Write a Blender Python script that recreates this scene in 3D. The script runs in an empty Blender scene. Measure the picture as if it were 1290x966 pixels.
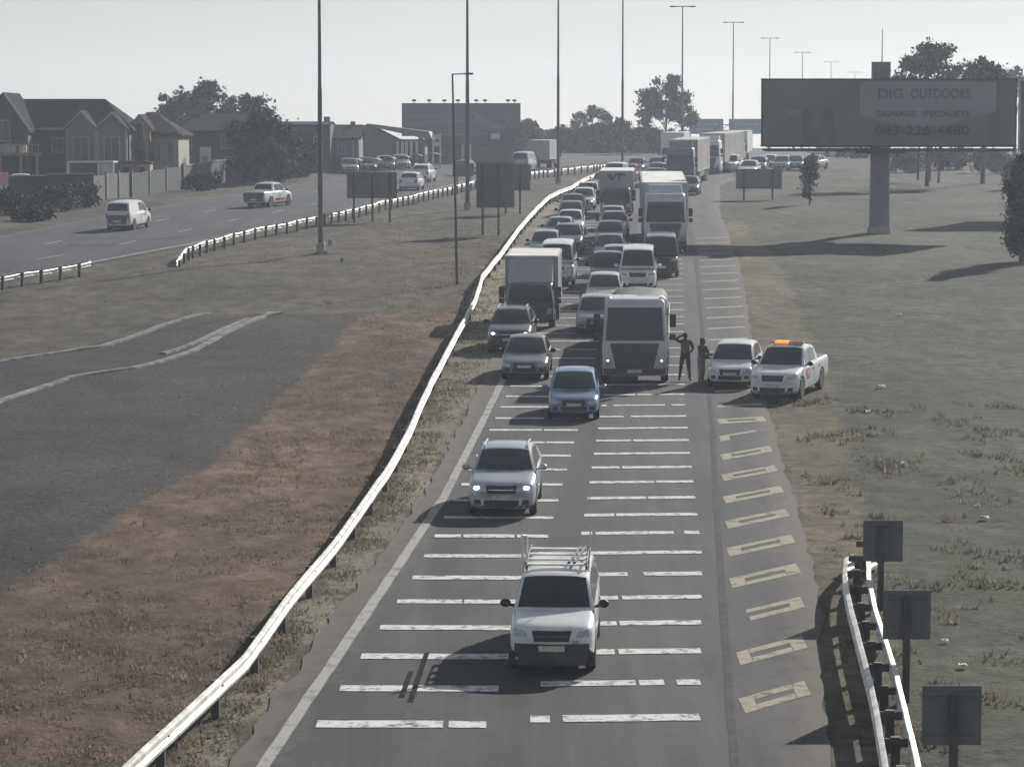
import bpy, bmesh, math, random
import numpy as np
from mathutils import Vector, Matrix, noise
from mathutils.bvhtree import BVHTree

# ---------------------------------------------------------------- camera, sky, sun, exposure
SC = bpy.context.scene
COL = SC.collection
FPX, CX, CY, HC = 3600.0, 645.0, 483.0, 11.5
K = FPX / 2400.0          # depths below are surveyed in units of 1/K
PITCH = math.atan((483 - 165) / FPX)
cam_d = bpy.data.cameras.new('camera')
cam = bpy.data.objects.new('camera', cam_d); COL.objects.link(cam)
cam.location = (0, 0, HC); cam.rotation_euler = (math.pi / 2 - PITCH, 0, 0)
cam_d.sensor_width = 36.0; cam_d.lens = 36.0 * FPX / 1290.0
cam_d.clip_start = 0.5; cam_d.clip_end = 9000
SC.camera = cam

SUN_EL, SUN_AZ = math.radians(26.5), math.atan2(1.02, 1.72)     # azimuth from +Y towards +X
world = bpy.data.worlds.new('World'); SC.world = world; world.use_nodes = True
wn = world.node_tree; wn.nodes.clear()
sky = wn.nodes.new('ShaderNodeTexSky'); sky.sky_type = 'NISHITA'; sky.sun_disc = False
sky.sun_elevation = SUN_EL; sky.sun_rotation = SUN_AZ
sky.air_density = 1.0; sky.dust_density = 1.0; sky.ozone_density = 1.0; sky.altitude = 1500
hs = wn.nodes.new('ShaderNodeHueSaturation'); hs.inputs['Saturation'].default_value = 0.6
bg = wn.nodes.new('ShaderNodeBackground'); bg.inputs['Strength'].default_value = 0.122
wo = wn.nodes.new('ShaderNodeOutputWorld')
gm = wn.nodes.new('ShaderNodeGamma'); gm.inputs['Gamma'].default_value = 0.6      # sky shaped: dome lifted against the horizon for more ambient fill
wn.links.new(sky.outputs[0], gm.inputs[0]); wn.links.new(gm.outputs[0], hs.inputs['Color']); wn.links.new(hs.outputs[0], bg.inputs[0]); wn.links.new(bg.outputs[0], wo.inputs[0])
sun_d = bpy.data.lights.new('sun', 'SUN'); sun_d.energy = 4.7; sun_d.angle = math.radians(0.6); sun_d.color = (1.0, 0.96, 0.895)
sun = bpy.data.objects.new('sun', sun_d); COL.objects.link(sun)
sdir = Vector((math.sin(SUN_AZ) * math.cos(SUN_EL), math.cos(SUN_AZ) * math.cos(SUN_EL), math.sin(SUN_EL)))
sun.rotation_euler = (-sdir).to_track_quat('-Z', 'Y').to_euler(); sun.location = (60, 120, 80)
SC.view_settings.view_transform = 'Standard'; SC.view_settings.look = 'None'
SC.view_settings.exposure = 0.40; SC.view_settings.gamma = 1.0; SC.view_settings.use_curve_mapping = False
SC.render.engine = 'CYCLES'; SC.cycles.use_denoising = True
SC.cycles.max_bounces = 6; SC.cycles.volume_bounces = 1; SC.cycles.caustics_reflective = False; SC.cycles.caustics_refractive = False
HAZE_DENSITY = 0.0004

# ---------------------------------------------------------------- terrain profile and pixel helpers
rnd = random.Random(11)
SLOPE = -math.tan(PITCH - math.atan((483 - 95) / FPX))
_kn = [(0, 0), (30, 0), (52, 0), (60, .05), (70, .2), (80, .47), (94, 1.03), (105, 1.38), (115, 1.6), (130, 1.83), (150, 1.95), (180, 1.9), (210, 1.72), (230, 1.5), (260, .95), (300, -.1)]
_d = [-60] + [k[0] * K for k in _kn] + [v * K for v in (350, 450, 600, 1000, 2000)] + [4400]
_z = [-60 * SLOPE] + [SLOPE * k[0] * K + k[1] for k in _kn] + [8.3, 7.3, 4, -8, -45, -90]
PX_ = np.arange(-60, 4401, 1.0); PZ_ = np.interp(PX_, _d, _z)
for _ in range(6):
    PZ_ = np.convolve(np.pad(PZ_, 6, mode='reflect', reflect_type='odd'), np.ones(13) / 13, 'valid')
def prof(y): return float(np.interp(y, PX_, PZ_))
def slope(y): return (prof(y + 2) - prof(y - 2)) / 4
_cp, _sp = math.cos(PITCH), math.sin(PITCH)
def ray(x, y):
    b = -(y - CY) / FPX
    return ((x - CX) / FPX, _cp + b * _sp, -_sp + b * _cp)
def pg(x, y, h=0.0):
    """where the sight line of pixel (x, y) meets the ground raised by h"""
    r = ray(x, y); D = 4.0
    while D < 1300:
        if HC + r[2] / r[1] * D <= prof(D) + h:
            a, b = D - 1, D
            for _ in range(25):
                m = (a + b) / 2
                if HC + r[2] / r[1] * m <= prof(m) + h: b = m
                else: a = m
            return Vector((r[0] / r[1] * b, b, prof(b)))
        D += 1
    raise ValueError((x, y))
def at(x, y, D):
    """point of the sight line of pixel (x, y) at depth D"""
    r = ray(x, y); return Vector((r[0] / r[1] * D, D, HC + r[2] / r[1] * D))

def atk(x, y, D): return at(x, y, D * K)
def poly(pts, k=K): ys = [p[1] * k for p in pts]; xs = [p[0] for p in pts]; return lambda y: float(np.interp(y, ys, xs))
RAIL_PX = [(165, 960), (300, 835), (350, 766), (420, 680), (480, 600), (510, 545), (540, 480), (570, 425), (595, 380), (604, 350), (625, 325), (650, 290), (675, 262), (690, 248), (718, 236), (735, 226), (748, 221)]
RAIL = [pg(x, y, .62) for x, y in RAIL_PX]
rail_x = poly([(p.x, p.y) for p in RAIL], 1.0)
road_l = poly([(-5.6, 4), (-4.85, 31), (-3.6, 42), (-2.4, 52), (-1.15, 70), (-.2, 85), (.6, 100), (1.6, 116), (2.7, 132), (5.6, 155), (8.6, 174), (14, 198), (24, 230), (38, 290), (53, 350), (92, 500), (180, 700)])
road_r = poly([(2.6, 4), (5.33, 31), (5.94, 36), (6.71, 41), (7.55, 49.4), (8.45, 61), (10.2, 81), (12.2, 101.5), (14.6, 134), (18.2, 167), (23, 185), (29, 205), (38, 230), (52, 270), (72, 350), (112, 500), (205, 700)])
edge_line = poly([(-7, 4), (-4.21, 31), (-2.96, 42), (-1.86, 51.8), (-.38, 70), (.6, 82)])
yel_line = poly([(1.4, 4), (3.91, 33.6), (5.35, 49.4), (6.55, 62), (8.2, 82), (9.8, 101), (12.0, 130), (15.2, 165)])
lane_a = (poly([(-6, 4), (-3.48, 33.4), (-2.3, 43.2), (-.36, 65.5), (2.5, 100), (5.1, 130)]), poly([(-3, 4), (-.46, 33.4), (.55, 43.2), (2.5, 65.5), (5.4, 100), (7.9, 130)]))
lane_b = (poly([(-2.2, 4), (.33, 33.7), (1.55, 45), (3.09, 65.5), (6.1, 100), (8.7, 130)]), poly([(.8, 4), (3.39, 33.8), (4.55, 45), (5.98, 65.5), (9.0, 100), (11.4, 130)]))
lane_c = poly([(-.6, 4), (1.86, 33), (4.55, 65), (8.8, 115), (12.0, 150), (16, 170), (21, 185), (31, 225), (45, 262), (62, 320), (100, 480)])
far_lo = poly([(-60, 40), (-25.87, 96), (-22.5, 104), (-18.6, 113), (-13.69, 129), (-8.79, 146), (-3.29, 176), (4.64, 203.6), (12, 225), (19, 250), (28, 290), (42, 350), (80, 500)])
far_hi = poly([(-70, 40), (-34, 108), (-31.47, 117), (-28.99, 128), (-25.93, 140), (-22.13, 154.6), (-17.9, 172), (-10.54, 199), (-2.33, 225), (8, 260), (20, 300), (34, 350), (72, 500)])
def heading(y): return -math.atan((lane_c(y + 6) - lane_c(y - 6)) / 12)
def sstep(a, b, t): t = min(1, max(0, (t - a) / (b - a))); return t * t * (3 - 2 * t)
def bump_at(x, y):
    m = sstep(.6, 3.5, max(road_l(y) - x, x - road_r(y)))
    m *= sstep(.5, 3, max(x - far_lo(y), far_hi(y) - x))
    if y > 500 or m == 0: return 0.0
    return m * (.16 * noise.noise((x * .12, y * .07, 3.1)) + .07 * noise.noise((x * .45, y * .4, 7.7)) + .05)
def gz(x, y): return prof(y) + bump_at(x, y)

# ---------------------------------------------------------------- materials
MATS = {}
def mat(name, col, rough=.7, metal=0.0, var=.0, vscale=3.0, bump=0.0, bscale=20.0, coat=0.0, emit=0.0, spec=.5, col2=None, detail=5, trans=0.0):
    if name in MATS: return MATS[name]
    m = bpy.data.materials.new(name); m.use_nodes = True; nt = m.node_tree; b = nt.nodes['Principled BSDF']
    b.inputs['Roughness'].default_value = rough; b.inputs['Metallic'].default_value = metal
    b.inputs['Coat Weight'].default_value = coat; b.inputs['Coat Roughness'].default_value = .06
    b.inputs['Specular IOR Level'].default_value = spec
    c = (*col, 1)
    tc = nt.nodes.new('ShaderNodeTexCoord')
    if var or col2:
        n = nt.nodes.new('ShaderNodeTexNoise'); n.inputs['Scale'].default_value = vscale; n.inputs['Detail'].default_value = detail
        nt.links.new(tc.outputs['Object'], n.inputs['Vector'])
        r = nt.nodes.new('ShaderNodeValToRGB')
        r.color_ramp.elements[0].position = .32; r.color_ramp.elements[1].position = .68
        r.color_ramp.elements[0].color = (*(col2 or [max(0, v * (1 - var)) for v in col]), 1)
        r.color_ramp.elements[1].color = (*(col if col2 else [min(1, v * (1 + var)) for v in col]), 1)
        nt.links.new(n.outputs['Fac'], r.inputs[0]); nt.links.new(r.outputs[0], b.inputs['Base Color'])
    else:
        b.inputs['Base Color'].default_value = c
    if bump:
        n2 = nt.nodes.new('ShaderNodeTexNoise'); n2.inputs['Scale'].default_value = bscale; n2.inputs['Detail'].default_value = 4
        nt.links.new(tc.outputs['Object'], n2.inputs['Vector'])
        bp = nt.nodes.new('ShaderNodeBump'); bp.inputs['Strength'].default_value = bump; bp.inputs['Distance'].default_value = .05
        nt.links.new(n2.outputs['Fac'], bp.inputs['Height']); nt.links.new(bp.outputs[0], b.inputs['Normal'])
    if emit:
        b.inputs['Emission Color'].default_value = c; b.inputs['Emission Strength'].default_value = emit
    if trans:
        tr = nt.nodes.new('ShaderNodeBsdfTranslucent'); mx = nt.nodes.new('ShaderNodeMixShader'); mx.inputs[0].default_value = trans
        if b.inputs['Base Color'].is_linked: nt.links.new(b.inputs['Base Color'].links[0].from_socket, tr.inputs[0])
        else: tr.inputs[0].default_value = c
        nt.links.new(b.outputs[0], mx.inputs[1]); nt.links.new(tr.outputs[0], mx.inputs[2]); nt.links.new(mx.outputs[0], nt.nodes['Material Output'].inputs[0])
    MATS[name] = m
    return m
def paint(name, col, metal=.0): return mat('paint_' + name, col, rough=.34, metal=metal, var=.10, vscale=2.2, coat=.7)

M_glass = mat('glass', (.03, .032, .037), rough=.10, spec=.45, var=.25, vscale=1.2)
M_tyre = mat('tyre', (.02, .02, .021), rough=.85, var=.2, vscale=8)
M_rim = mat('alloy', (.38, .38, .39), rough=.35, metal=.7, var=.15, vscale=9)
M_steelrim = mat('steel_rim', (.2, .2, .2), rough=.5, metal=.5, var=.2, vscale=9)
M_black = mat('black_plastic', (.022, .022, .024), rough=.55, var=.2, vscale=5)
M_grey = mat('grey_plastic', (.09, .09, .095), rough=.6, var=.15, vscale=5)
M_chrome = mat('chrome', (.6, .6, .62), rough=.15, metal=1)
M_lamp = mat('lamp_glass', (.45, .47, .5), rough=.12, metal=.35, var=.4, vscale=14)
M_lit = mat('lamp_lit', (1.0, .97, .9), emit=5.0)
M_drl = mat('lamp_drl', (.95, .97, 1.0), emit=2.0)
M_red = mat('tail_red', (.35, .02, .02), rough=.25)
M_amber = mat('amber', (.75, .25, .03), rough=.3)
M_beacon = mat('beacon_orange', (1.0, .32, .08), emit=.7)
M_plate = mat('plate', (.62, .6, .5), rough=.5, var=.25, vscale=18)
M_galv = mat('galvanised', (.62, .61, .57), rough=.5, metal=.2, var=.34, vscale=2.6)
M_galv_d = mat('galvanised_dull', (.42, .42, .42), rough=.6, metal=.2, var=.2, vscale=1.4)
M_pole = mat('pole_steel', (.10, .10, .105), rough=.6, metal=.2, var=.2, vscale=2)
M_post = mat('post_dark', (.075, .07, .068), rough=.8, var=.3, vscale=5)
M_postred = mat('post_red', (.14, .06, .05), rough=.7, var=.3, vscale=5)
M_signback = mat('sign_back', (.15, .15, .155), rough=.65, var=.14, vscale=.9)
M_conc = mat('concrete', (.33, .32, .30), rough=.9, var=.25, vscale=2, bump=.3)
M_asphalt = mat('asphalt_plain', (.07, .07, .07), rough=.9)
M_dark = mat('chassis_dark', (.03, .03, .032), rough=.8, var=.3, vscale=3)

# ---------------------------------------------------------------- mesh helpers
class MB:
    def __init__(s): s.v = []; s.f = []; s.mi = []; s.T = None
    def add(s, vs, fs, mi=0):
        o = len(s.v)
        s.v += [tuple(s.T @ Vector(v)) if s.T is not None else tuple(v) for v in vs]
        s.f += [tuple(i + o for i in f) for f in fs]; s.mi += [mi] * len(fs)
    def box(s, c, d, mi=0, R=None):
        vs = []
        for k in range(8):
            p = Vector(((k & 1) - .5, ((k >> 1) & 1) - .5, (k >> 2) - .5)); p = Vector((p.x * d[0], p.y * d[1], p.z * d[2]))
            if R is not None: p = R @ p
            vs.append(Vector(c) + p)
        s.add(vs, [(0, 2, 3, 1), (4, 5, 7, 6), (0, 1, 5, 4), (2, 6, 7, 3), (0, 4, 6, 2), (1, 3, 7, 5)], mi); return s
    def cyl(s, p0, p1, r0, r1=None, n=8, mi=0, caps=True):
        p0, p1 = Vector(p0), Vector(p1); r1 = r0 if r1 is None else r1
        a = (p1 - p0).normalized(); u = a.orthogonal().normalized(); w = a.cross(u)
        vs = []
        for p, r in ((p0, r0), (p1, r1)):
            for i in range(n):
                t = 2 * math.pi * i / n; vs.append(p + (u * math.cos(t) + w * math.sin(t)) * r)
        fs = [(i, (i + 1) % n, n + (i + 1) % n, n + i) for i in range(n)]
        if caps: fs += [tuple(range(n - 1, -1, -1)), tuple(range(n, 2 * n))]
        s.add(vs, fs, mi); return s
    def loft(s, rings, mi=0, closed=True, caps=True):
        n = len(rings[0]); vs = [p for r in rings for p in r]; fs = []
        for j in range(len(rings) - 1):
            for i in range(n if closed else n - 1):
                k = (i + 1) % n; fs.append((j * n + i, j * n + k, (j + 1) * n + k, (j + 1) * n + i))
        if caps: fs += [tuple(range(n - 1, -1, -1)), tuple((len(rings) - 1) * n + i for i in range(n))]
        s.add(vs, fs, mi); return s
    def grid(s, rows, mi=0):
        return s.loft(rows, mi, closed=False, caps=False)
    def prism(s, pts, axis, a, b, mi=0):
        """2-D outline pulled along an axis from a to b; axis 'y': pts are (x, z); 'x': (y, z); 'z': (x, y)"""
        def P(p, t): return {'y': (p[0], t, p[1]), 'x': (t, p[0], p[1]), 'z': (p[0], p[1], t)}[axis]
        n = len(pts); vs = [P(p, a) for p in pts] + [P(p, b) for p in pts]
        s.add(vs, [tuple(range(n)), tuple(range(2 * n - 1, n - 1, -1))] + [(i, n + i, n + (i + 1) % n, (i + 1) % n) for i in range(n)], mi); return s
    def lathe(s, prof_, axis_o, n=20, mi=0):
        """profile of (radius, x) turned round the x axis through axis_o"""
        rings = [[(axis_o[0] + x, axis_o[1] + r * math.cos(2 * math.pi * i / n), axis_o[2] + r * math.sin(2 * math.pi * i / n)) for i in range(n)] for r, x in prof_]
        return s.loft(rings, mi)
    def ball(s, c, r, mi=0, n=8, m=6):
        r = (r, r, r) if isinstance(r, (int, float)) else r
        rings = [[(c[0] + r[0] * math.sin(math.pi * (j + .02) / (m + .04)) * math.cos(2 * math.pi * i / n), c[1] + r[1] * math.sin(math.pi * (j + .02) / (m + .04)) * math.sin(2 * math.pi * i / n), c[2] - r[2] * math.cos(math.pi * (j + .02) / (m + .04))) for i in range(n)] for j in range(m + 1)]
        return s.loft(rings, mi)
    def build(s, name, mats, parent=None, smooth=None, bevel=0, fix=True):
        me = bpy.data.meshes.new(name); me.from_pydata(s.v, [], s.f)
        if not isinstance(mats, (list, tuple)): mats = [mats]
        for m in mats: me.materials.append(m)
        if len(mats) > 1: me.polygons.foreach_set('material_index', s.mi)
        if fix or bevel:
            bm = bmesh.new(); bm.from_mesh(me)
            if fix: bmesh.ops.recalc_face_normals(bm, faces=bm.faces)
            if bevel:
                es = [e for e in bm.edges if len(e.link_faces) == 2 and e.calc_face_angle() > .6]
                bmesh.ops.bevel(bm, geom=es, offset=bevel, segments=2, affect='EDGES', profile=.6, clamp_overlap=True)
            bm.to_mesh(me); bm.free()
        if smooth is not None:
            me.shade_smooth(); me.set_sharp_from_angle(angle=math.radians(smooth))
        o = bpy.data.objects.new(name, me); COL.objects.link(o)
        if parent is not None: o.parent = parent
        return o
def tag(o, label=None, cat=None, group=None, kind=None):
    if label: o['label'] = label
    if cat: o['category'] = cat
    if group: o['group'] = group
    if kind: o['kind'] = kind
    return o
def thing(name, label, cat, loc=(0, 0, 0), rot=(0, 0, 0), group=None):
    o = bpy.data.objects.new(name, None); COL.objects.link(o); o.location = loc; o.rotation_euler = rot
    o.empty_display_size = .3
    return tag(o, label, cat, group)
KIDS = {}
def kids(o): return [c for c in bpy.data.objects if c.parent == o]
def copy_tree(o, swap=None):
    c = o.copy(); COL.objects.link(c)
    if swap and o.type == 'MESH':
        for i, sl in enumerate(c.material_slots):
            if sl.material:
                for k, v in swap.items():
                    if sl.material.name.startswith(k): sl.link = 'OBJECT'; sl.material = v; break
    for ch in o.children:
        d = copy_tree(ch, swap); d.parent = c
    return c
def evaluated(o, name, m=None):
    dg = bpy.context.evaluated_depsgraph_get(); me = bpy.data.meshes.new_from_object(o.evaluated_get(dg), depsgraph=dg)
    me.name = name
    return me
# ---------------------------------------------------------------- ground, roads, markings
def inpoly(px, py, pts):
    c = np.zeros(px.shape, bool); n = len(pts)
    for i in range(n):
        x0, y0 = pts[i]; x1, y1 = pts[(i + 1) % n]
        if y0 == y1: continue
        k = ((y0 > py) != (y1 > py)) & (px < (x1 - x0) * (py - y0) / (y1 - y0) + x0); c ^= k
    return c
ROWS = np.concatenate([np.arange(8, 190, .6), np.arange(190, 360, 1.2), np.arange(360, 600, 6), np.array([600, 675, 750, 900, 1100, 1600, 2400, 4300])])
def make_ground():
    xs = np.concatenate([[-3000, -1200, -500, -250, -160, -110, -80], np.arange(-60, -36, 2), np.arange(-36, 36, .5), np.arange(36, 90, 2), [100, 130, 180, 300, 600, 1200, 3000]])
    X, Y = np.meshgrid(xs, ROWS); ny, nx = X.shape
    Z = np.array([[gz(x, y) for x in xs] for y in ROWS])
    co = np.stack([X, Y, Z], -1).reshape(-1, 3)
    idx = np.arange(ny * nx).reshape(ny, nx)
    q = np.stack([idx[:-1, :-1], idx[:-1, 1:], idx[1:, 1:], idx[1:, :-1]], -1).reshape(-1, 4)
    me = bpy.data.meshes.new('ground'); me.from_pydata(co.tolist(), [], q.tolist())
    G = lambda pts: [tuple(pg(x, y)[:2]) for x, y in pts]
    gravel = inpoly(X, Y, G([(-80, 520), (0, 462), (100, 440), (252, 397), (455, 398), (455, 428), (392, 470), (330, 545), (262, 600), (150, 672), (60, 740), (-60, 830)]))
    brown = inpoly(X, Y, G([(455, 398), (600, 396), (540, 480), (480, 600), (350, 766), (165, 960), (-400, 960), (-60, 790), (150, 655), (262, 590), (392, 466)]))
    verge = (X > np.vectorize(rail_x)(Y)) & (X < np.vectorize(road_l)(Y)) & (Y < 270)
    RR = np.vectorize(road_r)(Y)
    rightside = (X > RR)
    dirt = rightside & (X < RR + np.interp(Y, [30, 68, 105, 150, 210], [.6, 1.6, 2.6, 2.2, .6])) & (Y < 225)
    bankside = (X < np.vectorize(far_hi)(Y))
    def blur(m, n):
        m = m.astype(float)
        for _ in range(n):
            p = np.pad(m, 1, mode='edge'); m = (p[:-2, 1:-1] + p[2:, 1:-1] + p[1:-1, :-2] + p[1:-1, 2:] + 2 * m) / 6
        return m
    A = np.stack([blur(gravel, 1), blur(brown, 4), blur(rightside & (Y < 262), 3), blur(dirt | verge, 3)], -1).reshape(-1, 4)
    B = np.stack([blur(verge, 2), blur(bankside, 2), 0 * X, 0 * X + 1], -1).reshape(-1, 4)
    for nm, a in (('zones', A), ('zones_b', B)):
        at_ = me.attributes.new(nm, 'FLOAT_COLOR', 'POINT'); at_.data.foreach_set('color', a.astype(np.float32).ravel())
    me.shade_smooth()
    m = bpy.data.materials.new('ground_mix'); m.use_nodes = True; nt = m.node_tree; b = nt.nodes['Principled BSDF']
    b.inputs['Roughness'].default_value = .95; b.inputs['Specular IOR Level'].default_value = .15
    L = nt.links.new
    tc = nt.nodes.new('ShaderNodeTexCoord')
    def nz(scale, detail=6, rough=.6, stretch=None):
        n = nt.nodes.new('ShaderNodeTexNoise'); n.inputs['Scale'].default_value = scale; n.inputs['Detail'].default_value = detail; n.inputs['Roughness'].default_value = rough
        if stretch:
            mp = nt.nodes.new('ShaderNodeMapping'); mp.inputs['Scale'].default_value = stretch; L(tc.outputs['Object'], mp.inputs[0]); L(mp.outputs[0], n.inputs['Vector'])
        else: L(tc.outputs['Object'], n.inputs['Vector'])
        return n.outputs['Fac']
    def ramp(f, stops):
        r = nt.nodes.new('ShaderNodeValToRGB'); e = r.color_ramp.elements
        while len(e) < len(stops): e.new(.5)
        for k, (p, c) in enumerate(stops): e[k].position = p; e[k].color = (*c, 1)
        L(f, r.inputs[0]); return r.outputs[0]
    def mix(a, c, f):
        x = nt.nodes.new('ShaderNodeMix'); x.data_type = 'RGBA'; L(a, x.inputs[6]); L(c, x.inputs[7]); L(f, x.inputs[0]); return x.outputs[2]
    def attr(nm):
        a = nt.nodes.new('ShaderNodeAttribute'); a.attribute_name = nm; s = nt.nodes.new('ShaderNodeSeparateColor'); L(a.outputs['Color'], s.inputs[0]); return s.outputs[0], s.outputs[1], s.outputs[2], a.outputs['Alpha']
    def rag(mask, n, k=.9):
        a = nt.nodes.new('ShaderNodeMath'); a.operation = 'MULTIPLY_ADD'; L(n, a.inputs[0]); a.inputs[1].default_value = k; a.inputs[2].default_value = -k / 2
        c = nt.nodes.new('ShaderNodeMath'); c.operation = 'ADD'; L(a.outputs[0], c.inputs[0]); L(mask, c.inputs[1])
        r = nt.nodes.new('ShaderNodeMapRange'); r.inputs[1].default_value = .4; r.inputs[2].default_value = .6; L(c.outputs[0], r.inputs[0]); return r.outputs[0]
    n1, n2, n3, n4 = nz(.35), nz(1.7, 8, .7), nz(6, 6, .7), nz(.9, 8, .75, (1, .55, 1))
    base = ramp(n4, [(.37, (.056, .052, .046)), (.5, (.088, .078, .063)), (.63, (.13, .115, .09))])
    redg = ramp(n4, [(.36, (.062, .043, .034)), (.5, (.118, .083, .064)), (.64, (.19, .142, .105))])
    grav = ramp(n3, [(.35, (.032, .031, .031)), (.5, (.050, .048, .048)), (.65, (.082, .079, .077))])
    grav2 = ramp(n1, [(.3, (.85, .84, .86)), (.7, (1.2, 1.18, 1.15))])
    gm = nt.nodes.new('ShaderNodeMix'); gm.data_type = 'RGBA'; gm.blend_type = 'MULTIPLY'; gm.inputs[0].default_value = 1; L(grav, gm.inputs[6]); L(grav2, gm.inputs[7])
    gright = ramp(n2, [(.36, (.04, .04, .034)), (.5, (.078, .077, .066)), (.64, (.13, .122, .1))])
    gr2 = ramp(n4, [(.37, (.042, .05, .04)), (.5, (.072, .082, .054)), (.63, (.112, .112, .08))])
    gpatch = mix(gright, gr2, ramp(n1, [(.42, (0, 0, 0)), (.6, (1, 1, 1))]))
    dirt_c = mix(ramp(n2, [(.34, (.07, .056, .044)), (.5, (.13, .107, .083)), (.66, (.2, .172, .135))]), ramp(n4, [(.36, (.06, .06, .035)), (.5, (.115, .112, .066)), (.64, (.17, .155, .1))]), ramp(nz(.22, 4), [(.46, (0, 0, 0)), (.58, (1, 1, 1))]))
    verge_c = ramp(n2, [(.32, (.1, .093, .075)), (.45, (.23, .205, .168)), (.58, (.17, .16, .115)), (.7, (.33, .29, .23))])
    z = attr('zones'); zb = attr('zones_b')
    c = mix(base, gm.outputs[2], rag(z[0], n2, 1.1)); c = mix(c, redg, rag(z[1], n2, 1.0)); c = mix(c, gpatch, rag(z[2], n2, .7))
    c = mix(c, dirt_c, rag(z[3], n2, 1.1)); c = mix(c, verge_c, rag(zb[0], n2, 1.0))
    big = ramp(nz(.13, 7, .68, (1, .6, 1)), [(.36, (.72, .74, .74)), (.5, (1, 1, 1)), (.64, (1.32, 1.27, 1.2))])
    bm_ = nt.nodes.new('ShaderNodeMix'); bm_.data_type = 'RGBA'; bm_.blend_type = 'MULTIPLY'; bm_.inputs[0].default_value = 1; L(c, bm_.inputs[6]); L(big, bm_.inputs[7]); c = bm_.outputs[2]
    L(c, b.inputs['Base Color'])
    bp = nt.nodes.new('ShaderNodeBump'); bp.inputs['Strength'].default_value = .8; bp.inputs['Distance'].default_value = .12
    ad = nt.nodes.new('ShaderNodeMath'); ad.operation = 'ADD'; L(n3, ad.inputs[0]); L(n2, ad.inputs[1]); L(ad.outputs[0], bp.inputs['Height']); L(bp.outputs[0], b.inputs['Normal'])
    me.materials.append(m)
    o = bpy.data.objects.new('ground', me); COL.objects.link(o); tag(o, kind='structure')
make_ground()

def road_mat(name, c0, c1, c2):
    m = bpy.data.materials.new(name); m.use_nodes = True; nt = m.node_tree; b = nt.nodes['Principled BSDF']; L = nt.links.new
    b.inputs['Roughness'].default_value = .9; b.inputs['Specular IOR Level'].default_value = .2
    tc = nt.nodes.new('ShaderNodeTexCoord')
    def nz(scale, detail=6, stretch=(1, 1, 1), rot=0):
        n = nt.nodes.new('ShaderNodeTexNoise'); n.inputs['Scale'].default_value = scale; n.inputs['Detail'].default_value = detail; n.inputs['Roughness'].default_value = .62
        mp = nt.nodes.new('ShaderNodeMapping'); mp.inputs['Scale'].default_value = stretch; mp.inputs['Rotation'].default_value = (0, 0, rot); L(tc.outputs['Object'], mp.inputs[0]); L(mp.outputs[0], n.inputs['Vector'])
        return n.outputs['Fac']
    def ramp(f, stops):
        r = nt.nodes.new('ShaderNodeValToRGB'); e = r.color_ramp.elements
        while len(e) < len(stops): e.new(.5)
        for k, (p, c) in enumerate(stops): e[k].position = p; e[k].color = (*c, 1)
        L(f, r.inputs[0]); return r.outputs[0]
    def mul(a, c, f=1.0):
        x = nt.nodes.new('ShaderNodeMix'); x.data_type = 'RGBA'; x.blend_type = 'MULTIPLY'; x.inputs[0].default_value = f; L(a, x.inputs[6]); L(c, x.inputs[7]); return x.outputs[2]
    base = ramp(nz(22, 6), [(.25, c0), (.5, c1), (.75, c2)])
    streak = ramp(nz(1.1, 5, (1, .05, 1), .09), [(.34, (.76, .76, .77)), (.5, (1, 1, 1)), (.66, (1.26, 1.25, 1.23))])
    patch = ramp(nz(.16, 4), [(.35, (.82, .82, .83)), (.62, (1.12, 1.11, 1.1))])
    spill = ramp(nz(.55, 8, (1, .35, 1)), [(.6, (1, 1, 1)), (.72, (1.25, 1.25, 1.24))])
    c = mul(mul(mul(base, streak), patch), spill)
    a3 = nt.nodes.new('ShaderNodeAttribute'); a3.attribute_name = 'seam'; c = mul(c, ramp(a3.outputs['Fac'], [(0, (1.05, 1.05, 1.05)), (1, (.74, .74, .75))]))
    at_ = nt.nodes.new('ShaderNodeAttribute'); at_.attribute_name = 'edge'; sm = nt.nodes.new('ShaderNodeMath'); sm.operation = 'MULTIPLY_ADD'; L(nz(2.6, 8, (1, .5, 1)), sm.inputs[0]); sm.inputs[1].default_value = 1.5; sm.inputs[2].default_value = -.75
    s2 = nt.nodes.new('ShaderNodeMath'); L(sm.outputs[0], s2.inputs[0]); L(at_.outputs['Fac'], s2.inputs[1]); mr = nt.nodes.new('ShaderNodeMapRange'); mr.inputs[1].default_value = .3; mr.inputs[2].default_value = .95; L(s2.outputs[0], mr.inputs[0])
    x = nt.nodes.new('ShaderNodeMix'); x.data_type = 'RGBA'; L(mr.outputs[0], x.inputs[0]); L(c, x.inputs[6]); x.inputs[7].default_value = (*[v * 1.75 for v in (c1[0] * 1.08, c1[1], c1[2] * .86)], 1); L(x.outputs[2], b.inputs['Base Color'])
    bp = nt.nodes.new('ShaderNodeBump'); bp.inputs['Strength'].default_value = .25; bp.inputs['Distance'].default_value = .02
    L(nz(60, 4), bp.inputs['Height']); L(bp.outputs[0], b.inputs['Normal'])
    return m
M_road = road_mat('road_asphalt', (.048, .047, .049), (.064, .062, .065), (.086, .084, .087))
M_road2 = road_mat('far_asphalt', (.037, .038, .043), (.048, .049, .056), (.062, .063, .071))
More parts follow.
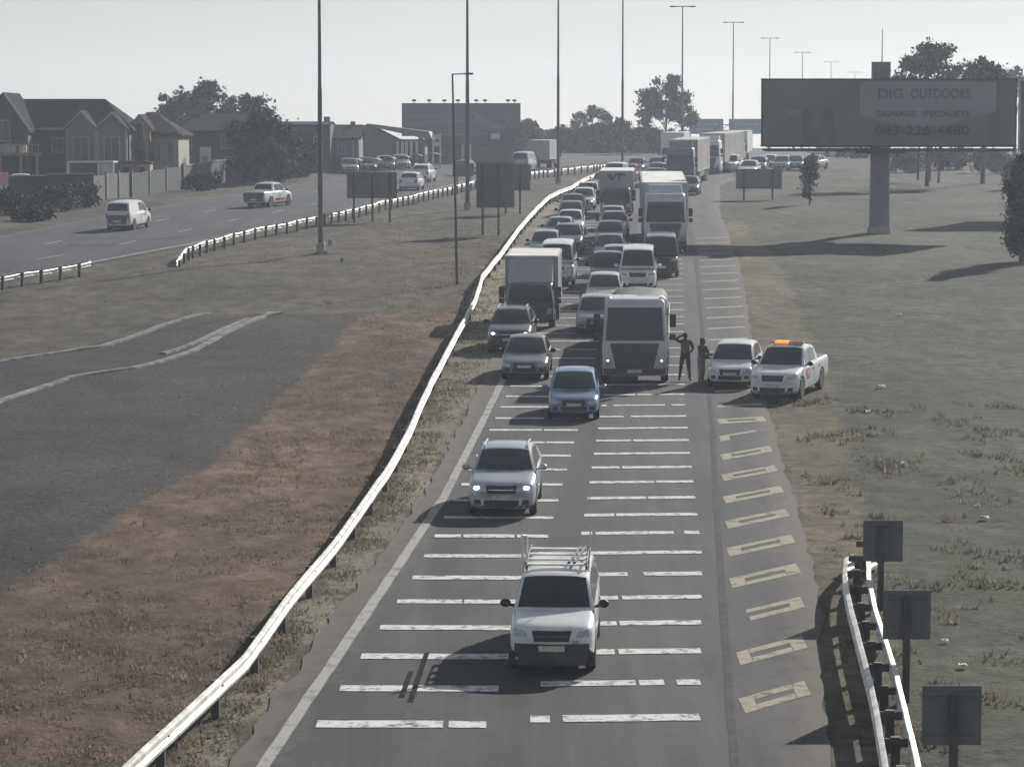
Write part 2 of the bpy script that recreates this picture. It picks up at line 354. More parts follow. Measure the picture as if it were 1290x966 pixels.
def strip(name, fl, fr, y0, y1, m, dz, n=10, ragged=0.0, kind='structure'):
    mb = MB(); ys = [y for y in ROWS if y0 <= y <= y1]; eds = []; lerp_ = lambda p, q, t: p + (q - p) * t
    rows = []
    for y in ys:
        a, b = fl(y), fr(y)
        if ragged:
            a -= ragged * noise.noise((y * .7, 1.3, 0)) + ragged * .5 * noise.noise((y * 2.2, 5.3, 0)); b += ragged * noise.noise((y * .6, 8.3, 0)) + ragged * .5 * noise.noise((y * 2.4, 2.3, 0))
        w_ = b - a; ts = [k / n for k in range(n + 1)] if n < 5 else sorted(set([0, .35 / w_, .8 / w_, 1.4 / w_, 1 - 1.4 / w_, 1 - .8 / w_, 1 - .35 / w_, 1] + [k / n for k in range(2, n - 1)]))
        if n >= 5 and len(rows) and len(ts) != len(rows[0]): ts = [0, .35 / w_, .8 / w_, 1.4 / w_] + [lerp_(1.6 / w_, 1 - 1.6 / w_, k / (len(rows[0]) - 9)) for k in range(len(rows[0]) - 8)] + [1 - 1.4 / w_, 1 - .8 / w_, 1 - .35 / w_, 1]
        rows.append([(a + w_ * t, y, prof(y) + dz) for t in ts]); eds.append([max(0, 1 - min(t, 1 - t) * w_ / 1.4) for t in ts])
    mb.grid(rows); o = mb.build(name, m, smooth=60, fix=False)
    if n >= 5:
        at_ = o.data.attributes.new('edge', 'FLOAT', 'POINT'); at_.data.foreach_set('value', [e for r in eds for e in r])
        a2 = o.data.attributes.new('seam', 'FLOAT', 'POINT'); a2.data.foreach_set('value', [max(0, 1 - abs(v.co.x - (lane_a[1](v.co.y) + lane_b[0](v.co.y)) / 2) / .75) if name == 'motorway_road' else 0.0 for v in o.data.vertices])
    tag(o, kind=kind); return o
strip('motorway_road', road_l, road_r, 8, 1050, M_road, .03, 26, .16)
strip('carriageway_road', far_hi, far_lo, 68, 760, M_road2, .03, 8, .1)

def worn(name, col, under, amount, scale=2.2):
    m = bpy.data.materials.new(name); m.use_nodes = True; nt = m.node_tree; b = nt.nodes['Principled BSDF']; L = nt.links.new
    b.inputs['Roughness'].default_value = .95; b.inputs['Specular IOR Level'].default_value = .1
    tc = nt.nodes.new('ShaderNodeTexCoord'); n = nt.nodes.new('ShaderNodeTexNoise'); n.inputs['Scale'].default_value = scale; n.inputs['Detail'].default_value = 9; n.inputs['Roughness'].default_value = .75
    L(tc.outputs['Object'], n.inputs['Vector'])
    r = nt.nodes.new('ShaderNodeValToRGB'); e = r.color_ramp.elements
    e[0].position = amount - .06; e[0].color = (*under, 1); e[1].position = amount + .06; e[1].color = (*col, 1)
    L(n.outputs['Fac'], r.inputs[0]); L(r.outputs[0], b.inputs['Base Color']); return m
M_white = worn('paint_line_white', (.62, .62, .60), (.13, .128, .128), .445, 4.5)
M_edge = worn('edge_line_white', (.36, .35, .33), (.17, .165, .155), .42, 1.6)
M_cream = worn('paint_line_cream', (.35, .32, .255), (.14, .135, .12), .42)
M_yel = worn('yellow_edge_faded', (.096, .091, .08), (.068, .066, .066), .52)
mk = MB()
def quad_on(mb, pts, dz, mi=0): mb.add([(x, y, prof(y) + dz) for x, y in pts], [(0, 1, 2, 3)], mi)
def bar(mb, xa, xb, y, th, dz, slant=0.0):
    n = max(2, int((xb - xa) / .25)); top, bot = [], []
    for i in range(n + 1):
        x = xa + (xb - xa) * i / n; yy = y + slant * (i / n); j = noise.noise((x * 1.9, y * 3.3, 2.0)) * .035
        bot.append((x, yy - th / 2 + j, prof(yy) + dz)); top.append((x, yy + th / 2 + j + noise.noise((x * 3, y, 9)) * .03, prof(yy) + dz))
    mb.grid([bot, top])
k = 0
for i in range(-3, 52):
    y = (33.42 + 1.985 * i) * K
    if y < 48: continue
    for ln, dy, tilt in ((lane_a, 0, -.05), (lane_b, .37, .18)):
        yy = y + dy; xa, xb = ln[0](yy), ln[1](yy)
        
        cuts = sorted(rnd.uniform(.12, .88) for _ in range(rnd.choice([0, 1, 1, 2])))
        t0 = 0.0
        for c in cuts + [1.0]:
            t1 = c - (.0 if c == 1.0 else rnd.uniform(.01, .03))
            if c != 1.0 and rnd.random() < .12: t1 -= .06
            if t1 - t0 > .06: bar(mk, xa + (xb - xa) * t0, xa + (xb - xa) * t1, yy + tilt * t0, rnd.uniform(.50, .62), .036, tilt * (t1 - t0))
            t0 = c
tag(mk.build('lane_bar_markings', M_white, fix=False), kind='structure')
strip('edge_line_marking', lambda y: edge_line(y) - .11, lambda y: edge_line(y) + .13, 8, 123, M_edge, .035, 1, .02)
strip('yellow_line_marking', lambda y: yel_line(y) - .07, lambda y: yel_line(y) + .09, 8, 240, M_yel, .035, 1, .02)
mk = MB()
for i in range(-1, 33):
    y = (37.2 + 2.82 * i) * K
    if y > 177: break
    xa = yel_line(y) + .22; xb = min(xa + 2.3 + .002 * (y - 55), road_r(y) - .18); sl = (.78 if y < 93 else .3) * K * (xb - xa)
    th = .82 * K
    def PT(t, v): return (xa + (xb - xa) * t + rnd.uniform(-.02, .02), y + sl * t + th * (v - .5))
    if y < 96:
        for (ta, tb, va, vb) in ((0, .2, 0, 1), (.2, .8, 0, .34), (.2, .8, .68, 1), (.8, 1, 0, 1)):
            if rnd.random() < .07: continue
            quad_on(mk, [PT(ta, va), PT(tb, va), PT(tb, vb), PT(ta, vb)], .036)
    else:
        quad_on(mk, [PT(0, .1), PT(1, .1), PT(1, .5), PT(0, .5)], .036)
tag(mk.build('shoulder_box_markings', M_cream, fix=False), kind='structure')
mk = MB()
for i in range(24):                       # broken lane lines of the other carriageway
    y = 147 + i * 11
    for t in (.36, .68):
        f = lambda yy: far_hi(yy) + (far_lo(yy) - far_hi(yy)) * t
        for j in range(3):
            ya, yb = y + j, y + j + 1
            quad_on(mk, [(f(ya) - .08, ya), (f(ya) + .08, ya), (f(yb) + .08, yb), (f(yb) - .08, yb)], .036)
for j in range(142, 500, 2):
    ya, yb = j, j + 2
    quad_on(mk, [(far_lo(ya) - .55, ya), (far_lo(ya) - .38, ya), (far_lo(yb) - .38, yb), (far_lo(yb) - .55, yb)], .036)
tag(mk.build('carriageway_lane_markings', M_edge, fix=False), kind='structure')
# tyre scuffs and a tar seam on the near lanes
mk = MB()
for (xa, ya, xb, yb) in ((-1.92, 51.9, -1.75, 56.4), (-2.1, 52.3, -2.0, 54.6)):
    quad_on(mk, [(xa, ya), (xa + .1, ya), (xb + .1, yb), (xb, yb)], .042)
tag(mk.build('tyre_mark', mat('tyre_mark_rubber', (.022, .022, .022), rough=1, spec=.05, var=.5, vscale=6), fix=False), kind='structure')

mk = MB()
for line in ([(862, 273.5), (880, 273), (896, 273.5), (912, 276), (926, 279)], [(905, 266), (926, 267.5)]):
    pts = [pg(x, y) for x, y in line]; pts = [a.lerp(b, t) for a, b in zip(pts[:-1], pts[1:]) for t in (0, .2, .4, .6, .8)] + [pts[-1]]
    mk.grid([[(p.x, p.y + d + .12 * noise.noise((p.x * 2, 1, 1)), prof(p.y + d) + .036) for p in pts] for d in (-.2, .2)])
tag(mk.build('tar_crack', mat('joint_tar', (.025, .025, .026), rough=1, spec=.05), fix=False), kind='structure')
# concrete drain kerbs in the gravel yard: raised low kerbs
def kerb(name, px, w, label):
    pts = [pg(x, y) for x, y in px]; mb = MB(); rows = []
    fine = []
    for a, b in zip(pts[:-1], pts[1:]):
        n = max(1, int((b - a).length / .8)); fine += [a.lerp(b, i / n) for i in range(n)]
    fine.append(pts[-1])
    for i, p in enumerate(fine):
        t = (fine[min(i + 1, len(fine) - 1)] - fine[max(i - 1, 0)]); t.z = 0; t.normalize(); nrm = Vector((-t.y, t.x, 0)); z = gz(p.x, p.y)
        ww = w * (1 + .35 * noise.noise((p.x * .8, p.y * .8, 0)))
        rows.append([p + nrm * ww + Vector((0, 0, z - p.z - .06)), p + nrm * ww * .9 + Vector((0, 0, z - p.z + .07)), p - nrm * ww * .9 + Vector((0, 0, z - p.z + .07)), p - nrm * ww + Vector((0, 0, z - p.z - .06))])
    mb.loft(rows)
    return tag(mb.build(name, mat('pale_kerb', (.15, .146, .14), rough=.95, var=.55, vscale=1.6, bump=.4), smooth=40), label, 'kerb', 'concrete kerbs across the gravel yard')
kerb('concrete_kerb', [(-60, 536), (0, 508), (90, 478), (170, 466), (240, 442), (300, 414), (342, 397)], .17, 'long pale concrete kerb curving through the middle of the dark gravel yard')
kerb('concrete_kerb', [(205, 446), (255, 428), (310, 405), (354, 397)], .13, 'short thin second kerb alongside the long pale kerb in the gravel')
kerb('concrete_kerb', [(-60, 470), (0, 461), (60, 449), (130, 438), (200, 414), (262, 397)], .17, 'pale concrete kerb along the back edge of the dark gravel yard')

# dry grass tufts and stubble: nobody could count it
def grass():
    V = []; Fc = []; MI = []
    r = np.random.RandomState(4)
    def tuft(x, y, h, n, mi):
        z = gz(x, y)
        for _ in range(n):
            a = r.uniform(0, 6.283); l = r.uniform(.15, .9) * h; hh = h * r.uniform(.5, 1.1); w = .02 + .12 * h
            bx, by = x + r.uniform(-.2, .2), y + r.uniform(-.2, .2); o = len(V)
            V.extend([(bx - w * math.sin(a), by + w * math.cos(a), z - .03), (bx + w * math.sin(a), by - w * math.cos(a), z - .03), (bx + l * math.cos(a), by + l * math.sin(a), z + hh)])
            Fc.append((o, o + 1, o + 2)); MI.append(mi)
    def clump(x, y): return noise.noise((x * .5, y * .35, 4)) + .6 * noise.noise((x * 1.7, y * 1.3, 8))
    for _ in range(16000):
        y = 40 + 130 * r.uniform(0, 1) ** 1.2; x = rail_x(y) + .3 - abs(r.normal(0, 3.6))
        if clump(x, y) < -.05: continue
        tuft(x, y, r.uniform(.03, .11), 4, r.choice([0, 0, 1]))
    for _ in range(7000):
        y = 40 + 110 * r.uniform(0, 1) ** 1.2; x = r.uniform(rail_x(y) - .6, road_l(y) - .25)
        if clump(x, y) < .0 and r.uniform() < .8: continue
        tuft(x, y, r.uniform(.03, .12), 4, r.choice([0, 1, 2]))
    for _ in range(9000):
        y = 40 + 60 * r.uniform(0, 1) ** 1.1; x = road_r(y) + .5 + abs(r.normal(0, 9))
        if clump(x, y) < .22: continue
        tuft(x, y, r.uniform(.05, .2), 5, r.choice([0, 1, 2]))
    for _ in range(3000):
        y = r.uniform(132, 195); x = r.uniform(far_lo(y) + .8, rail_x(y) - .5)
        if clump(x, y) < .0: continue
        tuft(x, y, r.uniform(.04, .12), 4, r.choice([0, 0, 1]))
    me = bpy.data.meshes.new('grass'); me.from_pydata(V, [], Fc)
    for nm, c in (('straw_grass', (.20, .16, .125)), ('dry_grass', (.155, .135, .105)), ('olive_grass', (.115, .118, .085))): me.materials.append(mat(nm, c, rough=.95, var=.35, vscale=.8, trans=.5))
    me.polygons.foreach_set('material_index', MI)
    o = bpy.data.objects.new('grass', me); COL.objects.link(o); tag(o, kind='stuff')
grass()

# ---------------------------------------------------------------- guardrails
WB = [(0, .44), (.075, .47), (.085, .535), (.02, .60), (.085, .665), (.075, .73), (0, .76)]
def resample(pts, step):
    out = [pts[0]]; acc = 0
    L_ = [0]
    for a, b in zip(pts[:-1], pts[1:]): L_.append(L_[-1] + (Vector((b[0], b[1])) - Vector((a[0], a[1]))).length)
    n = int(L_[-1] / step); ds = [i * step for i in range(n + 1)]
    return [Vector((float(np.interp(d, L_, [p[0] for p in pts])), float(np.interp(d, L_, [p[1] for p in pts])), 0)) for d in ds]
def guardrail(label, pts, side, post_step, m_rail, m_post, drop_ends=(0, 0), double=False, name='guardrail', wob=.05, seam=True):
    """side +1: the W face looks to the right of the walking direction"""
    P = resample(pts, .5); o0 = P[0]; root = thing(name, label, 'guardrail', (o0.x, o0.y, gz(o0.x, o0.y)), group='steel guardrails along the motorway')
    def frame(i):
        t = (P[min(i + 1, len(P) - 1)] - P[max(i - 1, 0)]).normalized(); return t, Vector((t.y, -t.x, 0)) * side
    base = Vector(root.location)
    def sag(i):
        d = i * .5; e = len(P) * .5 - d; s = 0
        if drop_ends[0] and d < drop_ends[0]: s = -.40 * (1 - d / drop_ends[0]) ** 1.5
        if drop_ends[1] and e < drop_ends[1]: s = -.62 * (1 - e / drop_ends[1]) ** 1.5
        return s + wob * noise.noise((d * .11, side, 2))
    faces = (1, -1) if double else (1,)
    for fside in faces:
        rows = []; prng = random.Random(5 + fside)
        for i, p in enumerate(P):
            t, nr = frame(i); nr = nr * fside; off = .22 if double else .10; z = gz(p.x, p.y) + sag(i)
            step_ = .008 if (int(i * .5 / 4) % 2) else 0
            rows.append([p + nr * (off + n + step_) + Vector((0, 0, z + h)) - base for n, h in WB] + [p + nr * (off + n - .02 + step_) + Vector((0, 0, z + h)) - base for n, h in reversed(WB)])
        mb = MB(); mb.loft(rows)
        for i in range(0, len(P), int(post_step / .5)):
            t, nr = frame(i); nr = nr * fside; z = gz(P[i].x, P[i].y) + sag(i)
            mb.box(P[i] + nr * ((.22 if double else .10) + .03) + Vector((0, 0, z + .60)) - base, (.05, .05, .05), 1)
        rr = mb.build('rail', [m_rail, M_black], root, smooth=25)
    for i in range(0, len(P), int(post_step / .5)):
        t, nr = frame(i); z = gz(P[i].x, P[i].y); top = .70 + min(0, sag(i) + .05)
        if top < .2: continue
        mb = MB(); R = Matrix(((t.x, nr.x, 0), (t.y, nr.y, 0), (0, 0, 1)))
        mb.box(P[i] + Vector((0, 0, z + top / 2 - .1)) - base - nr * (0 if double else .0), (.12, .15, top + .2), 0, R)
        po = mb.build('post', m_post, root)
        if double:
            b2 = MB(); b2.box(P[i] + Vector((0, 0, z + .6)) - base, (.05, .42, .14), 0, R); b2.build('spacer', m_post, po)
    return root
rp = [(RAIL[0].x - 1.2, RAIL[0].y - 10)] + [(p.x, p.y) for p in RAIL]
guardrail('long bright guardrail snaking between the brown grass and the motorway lanes', rp, 1, 4.0, M_galv, M_post)
gp = [tuple(pg(x, y, .6)[:2]) for x, y in [(-60, 372), (0, 352), (60, 341), (118, 331)]]
guardrail('short guardrail with dark posts standing alone beside the lower end of the other carriageway', gp, -1, 2.0, M_galv, M_post)
gp = [tuple(pg(x, y, .35)[:2]) for x, y in [(226, 330)]] + [tuple(pg(x, y, .6)[:2]) for x, y in [(243, 313), (266, 304), (300, 295.5), (400, 276), (500, 253), (560, 239), (620, 227), (690, 216), (748, 211), (770, 207)]]
guardrail('guardrail with a sloped white end running along the other carriageway past the roadside signs', gp, -1, 2.0, M_galv, M_post, drop_ends=(4.5, 0))
gp = [tuple(pg(x, y, .6)[:2]) for x, y in [(1090, 686), (1080, 706), (1079, 735), (1087, 775), (1100, 820), (1112, 862), (1122, 905), (1134, 966), (1146, 1040), (1158, 1120)]]
guardrail('double-sided curved guardrail behind the square sign backs on the shoulder', gp, 1, 2.0, M_galv, M_post, drop_ends=(3.5, 0), double=True)
# ---------------------------------------------------------------- cars
def lerp(a, b, t): return a + (b - a) * t
SPECS = dict(
    hatchback=dict(L=3.95, W=1.70, H=1.49, zhf=.80, sc=.92, zc=.96, belt=.96, rf=1.78, re=3.35, rb=3.80, zrb=1.0, r=.31, ax=(.76, 3.22), wr=.76),
    sedan=dict(L=4.5, W=1.78, H=1.46, zhf=.76, sc=1.15, zc=.95, belt=.95, rf=2.02, re=3.2, rb=3.95, zrb=1.02, r=.32, ax=(.86, 3.55), wr=.72, boot=True),
    crossover=dict(L=4.65, W=1.79, H=1.60, zhf=.95, sc=1.3, zc=1.10, belt=1.08, rf=2.08, re=3.7, rb=4.4, zrb=1.14, r=.37, ax=(.87, 3.68), wr=.74, rails=True),
    pickup=dict(L=5.15, W=1.78, H=1.74, zhf=1.0, sc=1.3, zc=1.13, belt=1.12, rf=2.0, re=3.25, rb=3.55, zrb=1.16, r=.37, ax=(.87, 4.0), wr=.77, bed=True),
    canopy_pickup=dict(L=5.0, W=1.67, H=1.68, zhf=.98, sc=1.22, zc=1.12, belt=1.10, rf=1.85, re=4.65, rb=4.92, zrb=1.15, r=.35, ax=(.83, 3.9), wr=.79),
    minibus=dict(L=4.9, W=1.84, H=2.05, zhf=1.08, sc=.45, zc=1.24, belt=1.22, rf=1.15, re=4.6, rb=4.85, zrb=1.25, r=.33, ax=(.85, 3.7), wr=.80),
    panel_van=dict(L=4.4, W=1.76, H=1.82, zhf=.95, sc=.8, zc=1.12, belt=1.1, rf=1.65, re=4.1, rb=4.36, zrb=1.12, r=.32, ax=(.85, 3.55), wr=.80),
)
def wheel(root, x, y, r, side, rim_m):
    m = MB(); w = .2
    m.lathe([(r * .62, -w / 2), (r * .93, -w / 2), (r, -w / 2 + .035), (r, w / 2 - .035), (r * .93, w / 2), (r * .62, w / 2)], (x, y, r), 20)
    t = m.build('wheel', M_tyre, root, smooth=40)
    m = MB(); ox = x + side * (w / 2 - .012)
    m.lathe([(r * .63, -.03 * side), (r * .63, .0), (r * .56, .008 * side), (r * .50, -.012 * side), (r * .2, .004 * side), (.01, .014 * side)], (ox, y, r), 20)
    for k in range(5):
        a = k * 1.2566; m.box((ox + side * .006, y + math.cos(a) * r * .36, r + math.sin(a) * r * .36), (.012, .045, r * .34), 1, Matrix.Rotation(a - math.pi / 2, 3, 'X'))
    m.build('rim', [rim_m, M_black], t, smooth=30)
def make_caster(me):
    bv = BVHTree.FromPolygons([v.co.copy() for v in me.vertices], [tuple(p.vertices) for p in me.polygons])
    def patch(name, corners, mode, m, parent, nx=8, ny=4, eps=.008, thick=.02):
        c = corners; rows = []; last = None
        for j in range(ny + 1):
            row = []
            for i in range(nx + 1):
                u, v = i / nx, j / ny
                a = lerp(lerp(c[0][0], c[1][0], u), lerp(c[3][0], c[2][0], u), v); b = lerp(lerp(c[0][1], c[1][1], u), lerp(c[3][1], c[2][1], u), v)
                o, d = {'front': ((a, -12, b), (0, 1, 0)), 'rear': ((a, 30, b), (0, -1, 0)), 'right': ((9, a, b), (-1, 0, 0)), 'left': ((-9, a, b), (1, 0, 0)), 'top': ((a, b, 9), (0, 0, -1))}[mode]
                h = bv.ray_cast(Vector(o), Vector(d))
                p = h[0] if h[0] is not None else None
                row.append((p, Vector(d)))
            rows.append(row)
        allp = [p for r in rows for p, d in r if p is not None]
        if not allp: return None
        k = {'front': 1, 'rear': 1, 'right': 0, 'left': 0, 'top': 2}[mode]; mid = sorted(p[k] for p in allp)[len(allp) // 2]
        out = []; back = []
        for j, r in enumerate(rows):
            ro = []; rb = []
            for i, (p, d) in enumerate(r):
                if p is None or abs(p[k] - mid) > .45:
                    u, v = i / nx, j / ny
                    a = lerp(lerp(c[0][0], c[1][0], u), lerp(c[3][0], c[2][0], u), v); b = lerp(lerp(c[0][1], c[1][1], u), lerp(c[3][1], c[2][1], u), v)
                    p = Vector({'front': (a, mid, b), 'rear': (a, mid, b), 'right': (mid, a, b), 'left': (mid, a, b), 'top': (a, b, mid)}[mode])
                ro.append(p - d * eps); rb.append(p + d * thick)
            out.append(ro); back.append(rb)
        mb = MB(); mb.grid(out)
        # skirt so the plate has thickness
        rim = [out[0][i] for i in range(nx + 1)] + [out[j][nx] for j in range(1, ny + 1)] + [out[ny][i] for i in range(nx - 1, -1, -1)] + [out[j][0] for j in range(ny - 1, 0, -1)]
        rim2 = [back[0][i] for i in range(nx + 1)] + [back[j][nx] for j in range(1, ny + 1)] + [back[ny][i] for i in range(nx - 1, -1, -1)] + [back[j][0] for j in range(ny - 1, 0, -1)]
        mb.loft([rim, rim2], caps=False)
        return mb.build(name, m, parent, smooth=40)
    return patch
def rrect(w, d, r, n=4, ox=0, oy=0):
    pts = []
    for (cx, cy, a0) in ((w / 2 - r, d / 2 - r, 0), (-w / 2 + r, d / 2 - r, 90), (-w / 2 + r, -d / 2 + r, 180), (w / 2 - r, -d / 2 + r, 270)):
        for k in range(n + 1):
            a = math.radians(a0 + 90 * k / n); pts.append((ox + cx + r * math.cos(a), oy + cy + r * math.sin(a)))
    return pts
def subsurf(me, lv=2):
    o = bpy.data.objects.new('tmp', me); COL.objects.link(o); md = o.modifiers.new('s', 'SUBSURF'); md.levels = lv
    return o
def boolean(o, cutters, op='DIFFERENCE'):
    cs = []
    for mb in cutters:
        c = mb.build('cut', M_black); cs.append(c); md = o.modifiers.new('b', 'BOOLEAN'); md.operation = op; md.object = c; md.solver = 'EXACT'
    me = evaluated(o, 'body')
    for c in cs + [o]: bpy.data.objects.remove(c)
    return me
def build_car(kind, pm, name, opts=()):
    sp = SPECS[kind]; L_, W, H = sp['L'], sp['W'], sp['H']; w = W / 2; a0 = sp['ax'][0]; zc, belt, hf = sp['zc'], sp['belt'], sp['zhf']
    root = thing(name, '', '')
    # lower body
    st = [(.0, .80, .34, hf * .62, hf * .70), (.05, .90, .25, hf * .74, hf * .84), (.2, .97, .22, hf - .13, hf - .03), (.55, 1.0, .22, hf - .06, hf + .035),
          (sp['sc'], 1.0, .22, belt - .07, zc), (sp['sc'] + .5, 1.0, .22, belt - .03, belt + .03), ((sp['sc'] + L_) / 2, 1.0, .22, belt - .02, belt + .03)]
    if sp.get('bed'): st += [(L_ - .3, 1.0, .3, belt - .02, belt + .05), (L_ - .04, .98, .34, belt - .03, belt + .04), (L_, .96, .36, belt - .06, belt)]
    elif sp.get('boot'): st += [(sp['rb'], .99, .24, belt - .03, sp['zrb']), (L_ - .15, .95, .27, belt - .1, sp['zrb'] - .05), (L_, .84, .36, belt - .25, belt - .15)]
    else: st += [(L_ - .35, .99, .25, belt - .03, belt + .02), (L_ - .08, .94, .28, belt - .06, belt + .0), (L_, .86, .36, belt - .15, belt - .08)]
    rings = []
    for i, (s, wm, zb, zs, zt) in enumerate(st):
        ww = w * wm; half = [(0, zb), (ww * .55, zb), (ww * .9, zb), (ww * .99, zb + .14), (ww * 1.0, lerp(zb, zs, .55)), (ww * .985, zs), (ww * .90, zt), (ww * .5, zt + .018), (0, zt + .025)]
        bow = lambda x: (.16 * (1 - (x / w) ** 2) if s < .3 else 0) - (.10 * (1 - (x / w) ** 2) if s > L_ - .3 else 0)
        ring = [(x, s - a0 - bow(x) + .10 * (s < .3), z) for x, z in half] + [(-x, s - a0 - bow(x) + .10 * (s < .3), z) for x, z in half[-2:0:-1]]
        rings.append(ring)
    mb = MB(); mb.loft(rings); o = mb.build('tmp', pm); me = o.data; bpy.data.objects.remove(o)
    o = subsurf(me, 2)
    cuts = []
    for ay in sp['ax']:
        c = MB(); c.cyl((-w - .1, ay - a0, sp['r'] + .02), (w + .1, ay - a0, sp['r'] + .02), sp['r'] + .07, n=22); cuts.append(c)
    if sp.get('bed'):
        c = MB(); c.box((0, (sp['rb'] + .12 + L_ - .08) / 2 - a0, belt - .1 + .5), (W - .22, L_ - .08 - sp['rb'] - .12, 1.1)); cuts.append(c)
    me = boolean(o, cuts)
    patch = None
    # cabin
    wb, wr = w * .955, w * sp['wr']; zr = H
    A = (sp['sc'] - .08, zc - .03); B = (sp['rf'], H - .03); C_ = (sp['re'], H - .05); D_ = (sp['rb'], sp['zrb'])
    chain = [(lerp(A[0], B[0], t), lerp(A[1], B[1], t) + .035 * math.sin(math.pi * t), 'w', t) for t in (0, .25, .5, .75, .96)]
    chain += [(lerp(B[0], C_[0], t), lerp(B[1], C_[1], t) + .05 * math.sin(math.pi * t), 'r', t) for t in (.05, .25, .5, .75, .95)]
    chain += [(lerp(C_[0], D_[0], t), lerp(C_[1], D_[1], t) + .03 * math.sin(math.pi * t), 'b', t) for t in (.1, .5, 1)]
    def hw(z): return lerp(wb, wr, min(1, max(0, (z - belt) / (zr - belt))))
    def cab_pt(c, u):
        s, z, k, t = c; x = hw(z) * u
        bow = {'w': .13 * (1 - .7 * t), 'r': .03 * (1 - t) - .03 * t, 'b': -.06}[k]
        cr = {'w': .03 * t, 'r': .035, 'b': .03 * (1 - t)}[k]
        return Vector((x, s - a0 - bow * (1 - u * u), z + cr * (1 - u ** 2) - .035 * abs(u) ** 8))
    us = [-1, -.93, -.75, -.4, 0, .4, .75, .93, 1]
    mb = MB(); rows = [[cab_pt(c, u) for u in us] for c in chain]; mb.grid(rows)
    E_ = lambda c, sd: cab_pt(c, sd)
    G_ = lambda c, sd: Vector((sd * wb, c[0] - a0, belt - .06))
    for sd in (-1, 1): mb.grid([[lerp(G_(c, sd), E_(c, sd), v) for v in (0, .5, 1)] for c in chain])
    # join cabin into the body mesh
    bm = bmesh.new(); bm.from_mesh(me); n0 = len(bm.verts)
    tmp = mb.build('tmp', pm); bm.from_mesh(tmp.data); bpy.data.objects.remove(tmp); bm.to_mesh(me); bm.free()
    me.materials.clear(); me.materials.append(pm)
    for p in me.polygons: p.material_index = 0
    me.shade_smooth(); me.set_sharp_from_angle(angle=math.radians(38))
    body = bpy.data.objects.new('body', me); COL.objects.link(body); body.parent = root
    patch = make_caster(me)
    # glass
    mb = MB(); wc = [(lerp(A[0], B[0], t), lerp(A[1], B[1], t) + .035 * math.sin(math.pi * t), 'w', t) for t in (.08, .3, .5, .7, .93)]
    mb.grid([[cab_pt(c, u) + Vector((0, -.008, .008)) for u in (-.9, -.6, -.3, 0, .3, .6, .9)] for c in wc]); ws = mb.build('windscreen', M_glass, root, smooth=60)
    if True:
        m2 = MB(); p0 = cab_pt(wc[0], 0); p1 = cab_pt(wc[0], .55); p2 = cab_pt(wc[1], .2)
        for (u0, u1) in ((-.55, .0), (.1, .65)): m2.cyl(cab_pt(wc[0], u0) + Vector((0, -.02, .02)), cab_pt(wc[0], u1) + Vector((0, -.02, .035)), .012, n=5)
        m2.build('wiper', M_black, ws)
    mb = MB(); rc = [(lerp(C_[0], D_[0], t), lerp(C_[1], D_[1], t) + .03 * math.sin(math.pi * t), 'b', t) for t in (.18, .5, .85)]
    if kind != 'minibus' or True: mb.grid([[cab_pt(c, u) + Vector((0, .008, .008)) for u in (-.86, -.4, 0, .4, .86)] for c in rc]); mb.build('rear_window', M_glass, root, smooth=60)
    ss = [c[0] for c in chain]
    def side_pt(s, v, sd):
        for c1, c2 in zip(chain[:-1], chain[1:]):
            if c1[0] <= s <= c2[0]:
                t = (s - c1[0]) / (c2[0] - c1[0]); return lerp(lerp(G_(c1, sd), G_(c2, sd), t), lerp(E_(c1, sd), E_(c2, sd), t), v) + Vector((sd * .008, 0, 0))
        return lerp(G_(chain[-1], sd), E_(chain[-1], sd), v)
    span = (sp['sc'] + .28, sp['re'] + .1 if not sp.get('bed') else sp['re'] - .02)
    nwin = {'minibus': 3, 'crossover': 3, 'panel_van': 1, 'canopy_pickup': 3}.get(kind, 2)
    for sd in (-1, 1):
        for kx in range(nwin):
            if kind == 'panel_van': s0, s1 = span[0], span[0] + 1.35
            else: s0 = lerp(span[0], span[1], kx / nwin) + .035; s1 = lerp(span[0], span[1], (kx + 1) / nwin) - .035
            m = MB(); m.grid([[side_pt(lerp(s0, s1, i / 6), lerp(.2, .88, j / 3), sd) for j in range(4)] for i in range(7)]); m.build('side_window', M_glass, root, smooth=60)
    # lamps, grille, bumper
    hz = hf
    hl = []
    for sd in (-1, 1):
        p = patch('headlight', [(sd * w * .54, hz - .235), (sd * w * .92, hz - .215), (sd * w * .93, hz - .075), (sd * w * .60, hz - .125)], 'front', M_lamp, root, 6, 3, .012); hl.append(p)
        patch('tail_light', [(sd * w * .62, belt - .30), (sd * w * .93, belt - .30), (sd * w * .93, belt - .07), (sd * w * .66, belt - .07)], 'rear', M_red, root, 4, 3, .012)
        patch('fog_lamp', [(sd * w * .58, .36), (sd * w * .80, .36), (sd * w * .80, .48), (sd * w * .62, .48)], 'front', M_black, root, 3, 2, .01)
        mb = MB(); mb.ball((sd * (w + .13), sp['sc'] + .18 - a0, belt + .07), (.11, .07, .085), 0, 8, 6); mb.cyl((sd * w * .93, sp['sc'] + .2 - a0, belt), (sd * (w + .08), sp['sc'] + .18 - a0, belt + .05), .03, n=6)
        mb.build('mirror', pm if 'painted_mirrors' in opts else M_black, root, smooth=50)
        yh = sp['sc'] + 1.15 - a0; pn = 'right' if sd > 0 else 'left'
        for kx in range(2 if kind not in ('panel_van',) else 1):
            y0 = yh + kx * .95
            patch('door_handle', [(y0, belt - .2), (y0 + .16, belt - .2), (y0 + .16, belt - .165), (y0, belt - .165)], pn, M_chrome if 'chrome' in opts else M_black, root, 2, 1, .025)
            patch('door_seam', [(y0 + .22, .36), (y0 + .235, .36), (y0 + .235, belt - .08), (y0 + .22, belt - .08)], pn, M_black, root, 1, 5, .004)
